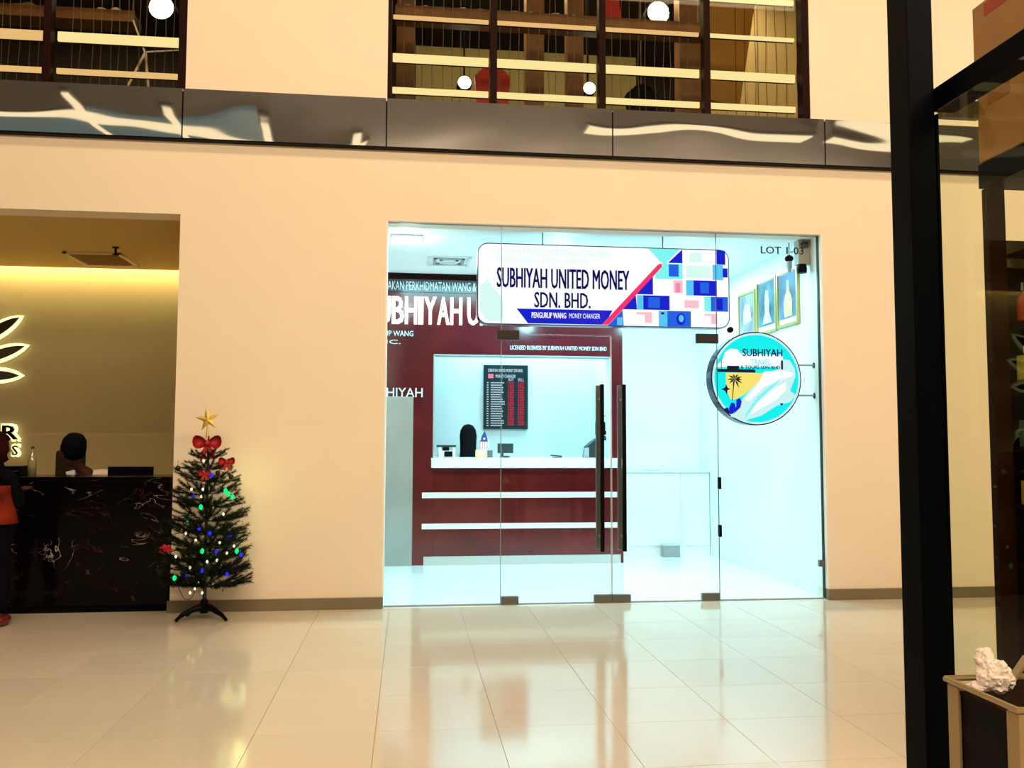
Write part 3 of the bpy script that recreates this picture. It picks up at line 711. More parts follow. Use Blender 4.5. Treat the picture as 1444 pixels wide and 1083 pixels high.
# ---- teller room things
t = thing('exchange_rate_board', 'black rate board with red digits on the wall behind the teller window', 'display board', (1.3, 3.97, 1.63))
bx0, bx1, bz0, bz1 = 1.01, 1.615, 1.63, 2.50
MB().box(bx0, bx1, 3.955, 3.995, bz0, bz1, bev=.004).build('board', 'ledface', t)
bw, bh = bx1-bx0, bz1-bz0
def bxp(u): return bx0+u*bw
def bzp(v): return bz1-v*bh
text('lettering', 'SUBHIYAH UNITED MONEY SDN BHD', bxp(.10), bxp(.88), bzp(.11), bzp(.06), 3.955, 'ledwhite', t, .002, .02)
text('lettering', 'MONEY CHANGER', bxp(.27), bxp(.72), bzp(.20), bzp(.15), 3.955, 'ledwhite', t, .002, .02)
MB().box(bxp(.10), bxp(.22), 3.952, 3.955, bzp(.21), bzp(.14)).build('flag_print', 'cpinkd', t)
text('lettering', 'BUY', bxp(.56), bxp(.68), bzp(.25), bzp(.205), 3.955, 'ledwhite', t, .002); text('lettering', 'SELL', bxp(.77), bxp(.91), bzp(.25), bzp(.205), 3.955, 'ledwhite', t, .002)
nm = MB(); rnd = random.Random(3)
for i in range(19):
    z = .27+i*.037
    x = .16
    while x < .25+.17*rnd.random()+.1:
        wv = .01+.02*rnd.random(); nm.box(bxp(x), bxp(x+wv), 3.952, 3.955, bzp(z+.017), bzp(z)); x += wv+.006
    nm.box(bxp(.07), bxp(.11), 3.952, 3.955, bzp(z+.016), bzp(z))
nm.build('currency_rows', 'ledwhite', t)
b1 = '\n'.join('%d.%03d' % (rnd.randint(1, 5), rnd.randint(100, 999)) for _ in range(18)); b2 = '\n'.join('%d.%03d' % (rnd.randint(1, 5), rnd.randint(100, 999)) for _ in range(18))
text('rate_digits', b1, bxp(.54), bxp(.68), bzp(.94), bzp(.265), 3.955, 'ledred', t, .002, .0022)
text('rate_digits', b2, bxp(.77), bxp(.91), bzp(.94), bzp(.265), 3.955, 'ledred', t, .002, .0022)

ZC = 1.262
t = thing('banknote_counter', 'white banknote counting machine at the left end of the teller counter', 'machine', (.47, 2.95, ZC))
MB().box(.37, .57, 2.85, 3.05, ZC, ZC+.085, bev=.008).box(.37, .40, 2.87, 3.05, ZC+.085, ZC+.13).box(.54, .57, 2.87, 3.05, ZC+.085, ZC+.13).build('body', 'whitep', t)
MB().box(.35, .585, 2.86, 3.06, ZC+.13, ZC+.155, bev=.004).build('top_tray', 'dgrey', t)
MB().box(.44, .54, 2.835, 2.85, ZC+.015, ZC+.08).box(.42, .50, 2.86, 3.0, ZC+.085, ZC+.13).build('feed_slot', 'black', t)
# small flag on stand
t = thing('table_flag', 'small red and white striped flag with blue starred corner beside the seated teller', 'flag', (.95, 3.1, ZC))
MB().lathe((.95, 3.1, ZC), [(.035, 0), (.035, .008), (.004, .012), (.004, .33)], 12).build('pole', 'chrome', t)
q = MB()
pts = []
def cloth(x0, x1, z0, z1, seg=4, y=3.09):
    q = MB(); n = seg
    for i in range(n):
        a = x0+(x1-x0)*i/n; b = x0+(x1-x0)*(i+1)/n
        q.poly([(a, z0+.02*math.sin(i)), (b, z0+.02*math.sin(i+1)), (b, z1), (a, z1)], y-.004*(i % 2)-.002, y+.002-.004*(i % 2))
    return q
cloth(.945-.06, .945+.06, ZC+.10, ZC+.22, 8).build('flag_field', mat('pale_flag_cloth', (.85, .70, .72), .7), t)
for i in range(4): cloth(.945-.055+i*.03, .945-.045+i*.03, ZC+.10, ZC+.21, 1, 3.082).build('stripe', 'flagred', t)
MB().poly([(.945-.045, ZC+.20), (.945+.045, ZC+.20), (.945+.03, ZC+.27), (.95, ZC+.33), (.945-.03, ZC+.27)], 3.075, 3.085).build('canton', 'flagblue', t)
MB().poly([(.945+.018*math.cos(a*.6283+1.57)*(1 if a % 2 == 0 else .45), ZC+.235+.018*math.sin(a*.6283+1.57)*(1 if a % 2 == 0 else .45)) for a in range(10)], 3.072, 3.076).build('star', 'paper', t)
t = thing('yellow_notice_box', 'small pale yellow notice block on the teller counter in front of the flag', 'box', (.90, 2.9, ZC))
MB().box(.825, .955, 2.88, 2.93, ZC, ZC+.095, bev=.003).build('body', 'yellowp', t); MB().box(.85, .93, 2.877, 2.881, ZC+.03, ZC+.065).build('print', 'paper', t)
t = thing('desk_calculator', 'small grey keypad standing on the teller counter right of the yellow block', 'keypad', (1.0, 2.9, ZC))
kb = MB().box(.968, 1.035, 2.89, 2.92, ZC, ZC+.095, bev=.003).build('body', 'grey', t)
for i in range(3):
    for j in range(4): MB().box(.975+i*.02, .989+i*.02, 2.884, 2.89, ZC+.012+j*.02, ZC+.024+j*.02).build('key', 'dgrey', kb)
t = thing('customer_monitor', 'small dark screen on a stand on the teller counter under the rate board', 'monitor', (1.2, 3.1, ZC))
MB().box(1.115, 1.312, 3.08, 3.105, ZC+.055, ZC+.175, bev=.004).build('screen', 'dgrey', t)
MB().box(1.15, 1.19, 3.088, 3.1, ZC+.01, ZC+.06).lathe((1.19, 3.09, ZC), [(.055, 0), (.055, .008), (.02, .014)], 16).build('stand', 'dgrey', t)
single(MB().ball((1.20, 2.86, ZC+.014), .05, 2, (1, .7, .28)), 'computer_mouse', 'dgrey', 'dark computer mouse on the teller counter in front of the small screen', 'mouse', smooth=True)
single(MB().box(1.60, 1.72, 2.8, 2.9, ZC, ZC+.006).box(1.61, 1.63, 2.81, 2.86, ZC+.006, ZC+.035), 'yellow_slip', 'yellowp', 'pale yellow slip of paper on the white teller counter', 'paper')
t = thing('stapler', 'dark stapler lying on the teller counter right of the yellow slip', 'stapler', (1.84, 2.85, ZC))
MB().box(1.77, 1.89, 2.85, 2.88, ZC, ZC+.012, bev=.003).build('base', 'dgrey', t)
MB().box(1.75, 1.89, 2.852, 2.878, ZC+.018, ZC+.034, bev=.004, rot=Matrix.Rotation(.08, 3, 'Y')).build('arm', 'dgrey', t)
t = thing('card_printer', 'dark grey machine with slanted top behind the door handle on the teller counter', 'machine', (2.3, 3.0, ZC))
MB().poly([(2.20, ZC), (2.40, ZC), (2.40, ZC+.27), (2.30, ZC+.21), (2.22, ZC+.14)], 2.92, 3.12).build('body', 'dgrey', t)
MB().poly([(2.17, ZC+.01), (2.24, ZC+.01), (2.24, ZC+.13), (2.185, ZC+.12)], 2.90, 2.92).build('side_cover', 'grey', t)
t = thing('wall_intercom', 'dark intercom with a blue keypad on the right side of the teller window', 'intercom', (2.45, 3.0, 1.5))
MB().box(2.42, 2.55, 3.35, 3.38, 1.55, 1.72, bev=.004).box(2.53, 2.56, 3.34, 3.38, 1.56, 1.6).build('handset', 'brownframe', t)
MB().box(2.42, 2.55, 3.335, 3.35, 1.48, 1.54, bev=.003).box(2.50, 2.56, 3.34, 3.36, 1.48, 1.52).build('keypad', 'flagblue', t)
t = thing('wire_hook', 'thin dark bent wire hook on the right side above the intercom', 'hook', (2.5, 3.4, 1.85))
MB().tube([(2.44, 3.36, 1.93), (2.50, 3.36, 1.90), (2.47, 3.36, 1.86), (2.53, 3.36, 1.83), (2.44, 3.36, 1.80), (2.56, 3.36, 1.80)], .004, 6).build('wire', 'dgrey', t)

# ================================================================ UPPER WINDOWS AND ROOM
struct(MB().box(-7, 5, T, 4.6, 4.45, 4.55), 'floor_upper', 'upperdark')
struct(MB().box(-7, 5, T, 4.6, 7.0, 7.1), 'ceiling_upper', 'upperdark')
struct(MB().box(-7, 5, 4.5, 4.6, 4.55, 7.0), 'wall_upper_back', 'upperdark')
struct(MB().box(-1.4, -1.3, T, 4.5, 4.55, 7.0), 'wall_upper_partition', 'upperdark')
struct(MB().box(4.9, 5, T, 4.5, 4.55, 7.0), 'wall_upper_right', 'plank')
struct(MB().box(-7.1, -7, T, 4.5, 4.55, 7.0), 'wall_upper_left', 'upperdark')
def upwin(n, x0, x1, mull):
    wn = sroot('window_%d' % n, ((x0+x1)/2, .1, 4.55))
    z0, z1 = 4.548, 7.0
    MB().box(x0, x0+.035, .005, .12, z0, z1).box(x1-.07, x1, .005, .12, z0, z1).box(x0, x1, .02, .12, z0, z0+.02).build('frame', 'brownframe', wn)
    e = [x0+.035]+mull+[x1-.07]
    for m_ in mull: MB().box(m_-.032, m_+.032, .02, .12, z0+.02, z1, bev=.004).build('mullion', 'brownframe', wn)
    for i in range(len(e)-1): MB().box(e[i]+.03 if i else e[i], e[i+1]-.03 if i < len(e)-2 else e[i+1], .07, .08, z0+.02, z1).build('pane', 'dimglass', wn)
upwin(4, -7.0, -1.988, [-6.2, -5.2, -4.2, -3.175])
upwin(5, -.22, 3.812, [.752, 1.78, 2.80])
order = ['first', 'second', 'third', 'fourth']
def strip(x0, x1, z, h, m, label):  # glowing bars that paint ceiling lights reflected in the window glass
    t = thing('reflection_bar', label, 'painted reflection', ((x0+x1)/2, .16, z), 'horizontal painted reflections behind the upper windows')
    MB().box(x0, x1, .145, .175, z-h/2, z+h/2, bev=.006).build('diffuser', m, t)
    MB().box(x0, x1, .176, .19, z-h/2-.004, z+h/2+.004).build('bar_back', 'brownframe', t)
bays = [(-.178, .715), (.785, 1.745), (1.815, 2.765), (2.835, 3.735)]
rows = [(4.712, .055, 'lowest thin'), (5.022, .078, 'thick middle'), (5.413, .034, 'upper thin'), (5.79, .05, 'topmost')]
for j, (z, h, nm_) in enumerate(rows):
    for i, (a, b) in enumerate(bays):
        strip(a, b, z, h, 'strip2' if (j == 2 and i < 3) else 'strip', '%s glowing painted reflection in the %s bay from the left of the wide upper window' % (nm_, order[i]))
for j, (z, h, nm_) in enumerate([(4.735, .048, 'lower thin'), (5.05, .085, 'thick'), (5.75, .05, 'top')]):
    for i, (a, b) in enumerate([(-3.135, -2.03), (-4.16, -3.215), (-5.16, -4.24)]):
        strip(a, b, z, h, 'strip2' if (i or j == 0) else 'strip', '%s glowing painted reflection in the %s bay from the right of the left upper window' % (nm_, order[i]))
# string curtains
def strings(x0, x1, y, n, label, dark=False):
    t = thing('string_curtain', label, 'curtain', ((x0+x1)/2, y, 4.55), 'string curtains behind the upper windows')
    rr = random.Random(int(x0*100)); ms = 'brownframe' if dark else 'string'
    for i in range(n):
        x = x0+(x1-x0)*(i+.5)/n+rr.uniform(-.015, .015); k = rr.uniform(-.012, .012)
        MB().tube([(x, y, 7.0), (x+k, y, 5.8), (x-k, y+.01, 5.1), (x+k*1.5, y, 4.552)], .0030, 4, False).build('string', ms, t)
strings(-.12, .70, .32, 9, 'hanging grey strings in the first bay of the wide upper window')
strings(.80, 1.72, .32, 10, 'hanging grey strings in the second bay of the wide upper window')
strings(1.83, 2.75, .32, 11, 'hanging grey strings in the third bay of the wide upper window')
strings(3.15, 3.90, .32, 7, 'dark hanging strings in front of the pale planks in the fourth bay', True)
strings(-3.12, -2.05, .32, 13, 'hanging grey strings in the rightmost bay of the left upper window')
strings(-4.15, -3.23, .32, 11, 'hanging grey strings in the second bay from the right of the left upper window')
# timber posts
for i, (a, b, lab) in enumerate([(-.17, .03, 'timber post at the left edge behind the wide upper window'), (1.24, 1.44, 'timber post behind the second bay of the wide upper window, left of two'), (1.70, 1.88, 'timber post beside the second mullion of the wide upper window'), (2.97, 3.29, 'broad timber post beside the third mullion of the wide upper window')]):
    single(MB().box(a, b, 1.4, 1.6, 4.55, 7.0, bev=.01), 'timber_post', 'wood', lab, 'post', 'timber posts behind the wide upper window')
# olive wall panels and beams
single(MB().box(.05, 2.95, 3.2, 3.25, 4.55, 6.55), 'olive_partition', 'olive', 'olive green partition deep behind the wide upper window', 'partition')
def shelf(x0, x1, y, z, label):
    t = thing('plant_shelf', label, 'shelf', ((x0+x1)/2, y, z))
    MB().box(x0, x1, y-.12, y+.12, z-.08, z, bev=.004).build('board', 'wood', t)
    MB().box(x0, x1, y-.12, y-.10, z, z+.03).build('lip', 'wood', t)
    for x in (x0+.05, x1-.05): MB().tube([(x, y, z), (x, y, 7.0)], .008, 6).build('hanger_rod', 'string', t)
shelf(-.17, 3.0, .7, 5.72, 'long timber shelf with pale stones in the wide upper window')
shelf(-5.5, -2.62, .7, 5.50, 'timber shelf with pebbles in the left upper window')
rr = random.Random(5)
for i, x in enumerate([-.05, .12, .33, .50, .68, .90, 1.02, 1.20, 1.45, 1.62]):
    single(MB().ball((x, .68, 5.72+.042), .06, 2, (rr.uniform(1, 1.5), .8, .62), .25, i), 'stone', 'stone', ['pale', 'rough cream', 'rounded pale', 'flat pale', 'small cream', 'wide pale', 'squarish pale', 'chalky', 'beige', 'brownish'][i]+' stone on the long shelf, number %s from its left end' % ['one', 'two', 'three', 'four', 'five', 'six', 'seven', 'eight', 'nine', 'ten'][i], 'stone', 'stones on the long upper shelf', True)
for i, (x, s_) in enumerate([(-2.95, .055), (-2.82, .06), (-3.95, .05), (-4.1, .04)]):
    single(MB().ball((x, .68, 5.50+s_*.7), s_, 2, (1.1, .8, .9), .2, i+20), 'stone', 'stone', ['grey round stone on the left upper shelf', 'brown round stone at the right of the left upper shelf', 'pale stone next to the moss on the left upper shelf', 'small pale stone at far left of the left upper shelf'][i], 'stone', 'stones on the left upper shelf', True)
single(MB().ball((-3.62, .68, 5.53), .06, 3, (2.0, .9, .9), .5, 3).ball((-3.48, .68, 5.52), .05, 3, (1.5, .9, .9), .5, 9), 'moss_clump', 'leafgreen', 'low green moss clump on the left upper shelf', 'plant', smooth=True)
# spotlights
for i, (x, y, z, r, lab) in enumerate([(.573, 1.5, 5.375, .075, 'bright spotlight low in the first bay of the wide upper window'), (1.963, 1.5, 5.383, .07, 'bright spotlight near the second mullion of the wide upper window'), (2.758, 1.5, 6.30, .13, 'large bright spotlight at the top of the third bay of the wide upper window'), (-2.633, 1.5, 6.02, .13, 'large bright spotlight in the left upper window')]):
    t = thing('spotlight', lab, 'spotlight', (x, y, z), 'spotlights in the upper floor')
    MB().lathe((x, y, z), [(r*1.0, -.012), (r*1.1, 0), (r*1.1, .14), (r*.5, .2)], 16, 'Y').build('housing', 'black', t)
    MB().lathe((x, y-.018, z), [(r*.95, 0), (r*.98, .01)], 16, 'Y').build('lens', 'spot', t)
    MB().tube([(x, y+.08, z+r), (x, y+.08, 7.0)], .012, 6).build('stem', 'black', t)
# red garments and dark figures = hanging clothes
def garment(x, y, z, w_, h, m, lab, cat='garment'):
    t = thing('hanging_garment', lab, cat, (x, y, z))
    MB().poly([(x-w_*.5, z), (x+w_*.5, z), (x+w_*.36, z+h*.6), (x+w_*.42, z+h*.86), (x+w_*.12, z+h), (x-w_*.12, z+h), (x-w_*.42, z+h*.86), (x-w_*.36, z+h*.6)], y-.05, y+.05).build('cloth', m, t)
    MB().tube([(x, y, z+h), (x, y, 7.0)], .006, 6).build('hanger_wire', 'string', t)
garment(.86, 1.3, 4.56, .46, .93, 'redcloth', 'red garment hanging behind the first mullion of the wide upper window')
garment(2.16, 1.3, 6.05, .22, .5, 'redcloth', 'small bright red cloth high beside the second mullion')
garment(2.50, 1.3, 4.56, .42, .80, 'darkcloth', 'dark blue black garment in the third bay of the wide upper window')
garment(1.93, 1.9, 4.56, .20, .75, 'darkcloth', 'narrow dark garment right of the second mullion of the wide upper window')
garment(4.05, 1.8, 4.56, .26, .60, 'darkcloth', 'small dark garment at the bottom of the fourth bay of the wide upper window')
# plywood panel and plank wall in bay 4
single(MB().poly([(3.33, 5.33), (3.70, 5.26), (3.98, 6.98), (3.33, 6.98)], 1.5, 1.56), 'wood_panel', 'plywood', 'tall yellow brown wood panel in the fourth bay of the wide upper window', 'panel')
pk = thing('plank_screen', 'pale plank screen behind the fourth bay of the wide upper window', 'screen', (4.0, 2.2, 4.55))
for i in range(12): MB().box(3.30+i*.13, 3.425+i*.13, 2.2, 2.23, 4.551, 6.98, bev=.003).build('plank', 'plank', pk)
# metal easel
t = thing('metal_stand', 'silver three legged metal stand at the right of the left upper window', 'stand', (-2.55, .55, 4.55))
for p in ((-2.70, .45, 4.56), (-2.42, .45, 4.60), (-2.52, .85, 4.56)): MB().tube([p, (-2.50, .55, 5.12)], .012, 8).build('leg', 'whitemetal', t)
MB().tube([(-2.50, .55, 5.12), (-2.15, .55, 5.16)], .008, 8).build('arm', 'whitemetal', t)
MB().tube([(-2.50, .55, 5.10), (-2.62, .55, 5.42)], .009, 8).build('pole', 'whitemetal', t)

# ================================================================ CHRISTMAS TREE
TB = Vector((-1.635, -.36, 0))
tr = thing('christmas_tree', 'sparse dark green artificial Christmas tree against the cream wall', 'tree', TB)
MB().lathe(TB, [(.017, .09), (.015, .6), (.012, 1.2), (.008, 1.50)], 10).build('trunk', 'bark', tr)
for a in (200, 335, 70, 140):
    ar = R(a); d = Vector((math.cos(ar), math.sin(ar), 0)); L = .22
    q = MB().tube([TB+d*.0+Vector((0, 0, .11)), TB+d*.08+Vector((0, 0, .095)), TB+d*.17+Vector((0, 0, .055)), TB+d*L+Vector((0, 0, .012))], [.026, .024, .018, .012], 8)
    q.build('stand_leg', 'black', tr)
MB().lathe(TB, [(.032, .06), (.032, .15), (.022, .17)], 12).build('stand_socket', 'black', tr)
def branch_mesh(L, seed, n_tw=3):
    """branch along +X rising to its tip, needles as thin blades"""
    rr = random.Random(seed); q = MB()
    def spine(p0, d, L, sag):
        pts = []
        for i in range(6):
            t = i/5; pts.append(p0 + d*L*t + Vector((0, 0, sag*t*t*L)))
        return pts
    axes = []
    main = spine(Vector((0, 0, 0)), Vector((1, 0, .10)).normalized(), L, .35); axes.append(main)
    for k in range(n_tw):
        s_ = 1 if k % 2 else -1; f0 = .3+.2*k
        p = Vector((f0*L, 0, .10*f0*L+.35*f0*f0*L)); a = s_*rr.uniform(.4, .7)
        axes.append(spine(p, Vector((math.cos(a), math.sin(a), rr.uniform(-.15, .15))), L*(.62-.12*k), .3))
    for ax in axes:
        q.tube(ax, [.0045]*5+[.003], 5)
        tot = sum((b-a).length for a, b in zip(ax, ax[1:]))
        for _ in range(int(tot*620)):
            t = rr.uniform(.12, 1)**.8*5; i = min(4, int(t)); p = ax[i].lerp(ax[i+1], t-i); d = (ax[i+1]-ax[i]).normalized()
            a = rr.uniform(0, 6.283); u = d.orthogonal().normalized(); v = d.cross(u)
            o_ = (u*math.cos(a)+v*math.sin(a)); nd = (o_*.75+d*.65).normalized(); ln = rr.uniform(.028, .042)
            sd = nd.cross(d).normalized()*.0022
            q.quad(p-sd, p+sd, p+nd*ln+sd*.4, p+nd*ln-sd*.4)
    return q.mesh('branch', 'needle')
bvar = [branch_mesh(.36, 1, 4), branch_mesh(.36, 2, 3), branch_mesh(.36, 3, 3)]
tiers = [(.27, .35, 9), (.35, .38, 9), (.47, .36, 8), (.58, .33, 8), (.69, .33, 8), (.80, .30, 8), (.91, .29, 8), (1.02, .26, 7), (1.12, .24, 7), (1.22, .20, 6), (1.31, .15, 5)]
rr = random.Random(11)
for ti, (z, rad, n) in enumerate(tiers):
    for k in range(n):
        a = 2*math.pi*(k+.5*(ti % 2))/n + rr.uniform(-.15, .15); o = link('branch', rr.choice(bvar), tr)
        s_ = rad/.36*rr.uniform(.86, 1.05); o.scale = (s_, max(.6, s_), max(.6, s_)); o.location = (0, 0, z); o.rotation_euler = (0, rr.uniform(-.10, .22), a)
# star
def starpts(cx, cz, r1, r2, n=5, a0=90): return [(cx+(r1 if i % 2 == 0 else r2)*math.cos(R(a0+i*180/n)), cz+(r1 if i % 2 == 0 else r2)*math.sin(R(a0+i*180/n))) for i in range(2*n)]
ST = Vector((-1.645, -.36, 1.62))
t = thing('tree_star', 'gold glitter star on top of the Christmas tree', 'star', ST)
q = MB(); P = starpts(ST.x, ST.z+.015, .105, .038, 5, 98)
cf = q.bm.verts.new((ST.x, ST.y-.03, ST.z+.015)); cb = q.bm.verts.new((ST.x, ST.y+.03, ST.z+.015)); V = [q.bm.verts.new((p[0], ST.y, p[1])) for p in P]
for i in range(10): q.bm.faces.new((cf, V[i], V[(i+1) % 10])); q.bm.faces.new((cb, V[(i+1) % 10], V[i]))
q.build('star_body', 'star', t); MB().tube([(ST.x, ST.y, 1.48), (ST.x, ST.y, 1.60)], [.012, .006], 8).build('stem', 'star', t)
# bow
BC = Vector((-1.635, -.43, 1.40))
def bow(c, s_, label, m='redbow'):
    t = thing('ribbon_bow', label, 'bow', c)
    for sg_ in (-1, 1):
        q = MB(); pts = []
        for i in range(13):
            a = i/12*2*math.pi; x = sg_*s_*(.52-.5*math.cos(a)); z = s_*(.62*math.sin(a)*(.45+.55*(x*sg_/s_)))+s_*.12*(x*sg_/s_); pts.append((x, z))
        for yy in (0,):
            a_ = [q.bm.verts.new((c.x+p[0], c.y-.25*s_, c.z+p[1])) for p in pts[:-1]]; b_ = [q.bm.verts.new((c.x+p[0]*.9, c.y+.25*s_, c.z+p[1]*.9)) for p in pts[:-1]]
            n = len(a_)
            for i in range(n): q.bm.faces.new((a_[i], a_[(i+1) % n], b_[(i+1) % n], b_[i]))
            q.bm.faces.new(b_)
        q.build('loop', m, t, True)
        MB().poly([(c.x+sg_*.05*s_, c.z), (c.x+sg_*.65*s_, c.z-1.05*s_), (c.x+sg_*.40*s_, c.z-.95*s_), (c.x+sg_*.18*s_, c.z-1.15*s_), (c.x-sg_*.05*s_, c.z-.1*s_)], c.y-.01, c.y+.005).build('tail', m, t)
    MB().ball(c+Vector((0, -.2*s_, 0)), .20*s_, 2, (1, 1, 1.1)).build('knot', m, t, True)
bow(BC+Vector((.01, 0, 0.04)), .115, 'big red velvet bow under the star of the Christmas tree')
bow(Vector((-1.455, -.50, 1.29)), .065, 'small red bow on an upper right branch of the tree')
bow(Vector((-1.60, -.62, 1.20)), .05, 'little dark red bow in the middle of the upper tree')
t = thing('poinsettia_ornament', 'bright red flower ornament at the left tips of the tree in front of the counter', 'ornament', (-1.93, -.42, .58))
for k in range(7):
    a = k*.9; c = Vector((-1.93, -.43, .58))
    MB().ball(c+Vector((math.cos(a)*.028, -.01, math.sin(a)*.022)), .03, 1, (1, .3, .7), rot=Matrix.Rotation(-a, 3, 'Y')).build('petal', 'redflower', t)
# baubles
bl = [(-1.862, 1.235, -.40, 'at the upper left tip'), (-1.435, 1.165, -.42, 'at the upper right tip'), (-1.385, .972, -.40, 'at the right tip below the top'), (-1.335, .745, -.42, 'at the middle right tip'), (-1.52, 1.20, -.52, 'hanging inside the upper right branches')]
for i, (x, z, y, lab) in enumerate(bl):
    t = thing('bauble', 'dark shiny bauble '+lab+' of the tree', 'bauble', (x, y, z), 'baubles on the Christmas tree')
    MB().ball((x, y, z), .022, 2).build('ball', 'bauble', t, True)
    MB().lathe((x, y, z+.02), [(.007, 0), (.007, .01)], 8).build('cap', 'star', t)
    MB().tube([(x, y, z+.03), (x, y, z+.062)], .0015, 4).build('thread', 'wire', t)
# light string
t = thing('fairy_lights', 'string of green, blue and white fairy lights wound through the Christmas tree', 'string lights', TB)
pts = []
for i in range(150):
    f = i/149; a = f*6.5*2*math.pi; rad = (.31-.20*f)*(1+.12*math.sin(i*2.3)); pts.append((TB.x+rad*math.cos(a), TB.y+rad*math.sin(a), .36+.90*f+.012*math.sin(i*1.7)))
cord = MB().tube(pts, .0022, 4, False).build('cord', 'wire', t)
MB().tube([(-1.83, -.5, .34), (-1.79, -.5, .25), (-1.76, -.5, .20), (-1.72, -.5, .19), (-1.69, -.5, .23), (-1.66, -.48, .34)], .003, 5, False).build('hanging_cord', 'wire', t)
MB().tube([(-1.50, -.5, .36), (-1.48, -.5, .27), (-1.46, -.5, .25), (-1.47, -.5, .34)], .003, 5, False).build('hanging_cord', 'wire', t)
def bulb(p, m, s_):
    MB().ball(p, .011*s_, 1, (1, 1, 1.4)).build('bulb', m, cord)
G = [(-1.407, -0.66, 1.037), (-1.629, -0.6, 0.933), (-1.745, -0.54, 0.834), (-1.596, -0.66, 0.594), (-1.544, -0.6, 0.553), (-1.354, -0.54, 0.577), (-1.8, -0.66, 0.388), (-1.441, -0.6, 1.061), (-1.397, -0.54, 1.007)]
B = [(-1.55, -0.62, 1.186), (-1.647, -0.55, 0.761), (-1.418, -0.48, 0.695), (-1.601, -0.62, 0.435), (-1.424, -0.55, 0.394), (-1.526, -0.48, 0.566), (-1.549, -0.62, 0.728), (-1.741, -0.55, 0.387), (-1.719, -0.48, 1.01), (-1.305, -0.62, 0.558)]
W_ = [(-1.612, -0.62, 1.074), (-1.757, -0.52, 0.72), (-1.702, -0.42, 0.652), (-1.694, -0.62, 0.463), (-1.791, -0.52, 0.742), (-1.671, -0.42, 0.322), (-1.518, -0.62, 0.339), (-1.469, -0.52, 0.87), (-1.454, -0.42, 0.546), (-1.565, -0.62, 0.506), (-1.51, -0.52, 0.503), (-1.857, -0.42, 1.064), (-1.804, -0.62, 0.548), (-1.675, -0.52, 0.281), (-1.399, -0.42, 0.603), (-1.612, -0.62, 1.299), (-1.712, -0.52, 0.249), (-1.641, -0.42, 0.23), (-1.622, -0.62, 1.018), (-1.492, -0.52, 0.644), (-1.575, -0.42, 0.92), (-1.699, -0.62, 1.075)]
for p in G: bulb(p, 'gbulb', 1.6)
for p in B: bulb(p, 'bbulb', 1.35)
for p in W_: bulb(p, 'wbulb', .95)

point('fairy_light_glow', (-1.40, -.30, 1.12), .12, (.9, 1, .35), 1.3)
point('fairy_light_glow', (-1.42, -.30, .62), .12, (.9, 1, .45), 1.1)
# ================================================================ PEOPLE
def face(c, r, fwd, parent, skinm='skin'):
    """head with brow, nose, mouth, ears and eyes looking along fwd"""
    f = Vector(fwd).normalized(); s_ = f.cross(Vector((0, 0, 1))).normalized(); u = s_.cross(f)
    b = bmesh.new(); bmesh.ops.create_icosphere(b, subdivisions=3, radius=1)
    for v in b.verts:
        p = v.co; x, y, z = p   # y = forward
        wj = .76 - .13*max(0, -z) ; d = .92
        yy = y*d; 
        if y > 0: yy += .10*math.exp(-((z+.12)/.16)**2-(x/.13)**2)*2.0      # nose
        if y > 0: yy += .07*math.exp(-((z+.55)/.09)**2-(x/.28)**2)          # lips
        if y > 0: yy -= .07*math.exp(-((z-.06)/.11)**2-((abs(x)-.33)/.16)**2)  # eye sockets
        if y > 0: yy += .09*math.exp(-((z+.9)/.2)**2-(x/.3)**2)             # chin
        zz = z*1.18
        v.co = Vector(c) + r*(s_*x*wj + f*yy + u*zz)
    q = MB(); q._add(b)
    for k in (-1, 1): q.ball(Vector(c)+r*(s_*k*.78+u*-.05), .17*r, 1, (.5, 1, 1.5))
    head = q.build('head', skinm, parent, True)
    e = MB()
    for k in (-1, 1): e.ball(Vector(c)+r*(s_*k*.30+f*.775+u*.06), .075*r, 1)
    e.build('eyes', 'eye', head, True)
def hand(c, d, upv, parent, m='skin', s_=1.0):
    d = Vector(d).normalized(); upv = Vector(upv).normalized(); sd = d.cross(upv).normalized(); c = Vector(c)
    nodes = [(c, (.026, .018)), (c+d*.05*s_, (.036*s_, .015*s_))]; edges = [(0, 1)]
    q = MB(); q.ball(c+d*.045*s_, .045*s_, 2, (1, 1, .4) if abs(upv.z) > .5 else (1, .5, 1))
    for k, L in enumerate((.062, .072, .068, .052)):
        p0 = c+d*.07*s_+sd*(k-1.5)*.019*s_; q.tube([p0, p0+d*L*.5*s_, p0+d*L*.85*s_-upv*.016*s_, p0+d*L*s_-upv*.03*s_], [.0095*s_, .009*s_, .008*s_, .006*s_], 6)
    q.tube([c+d*.02*s_+sd*-.03*s_, c+d*.05*s_-sd*.055*s_, c+d*.075*s_-sd*.065*s_-upv*.01*s_], [.012*s_, .010*s_, .007*s_], 6)
    q.build('hand', m, parent, True)

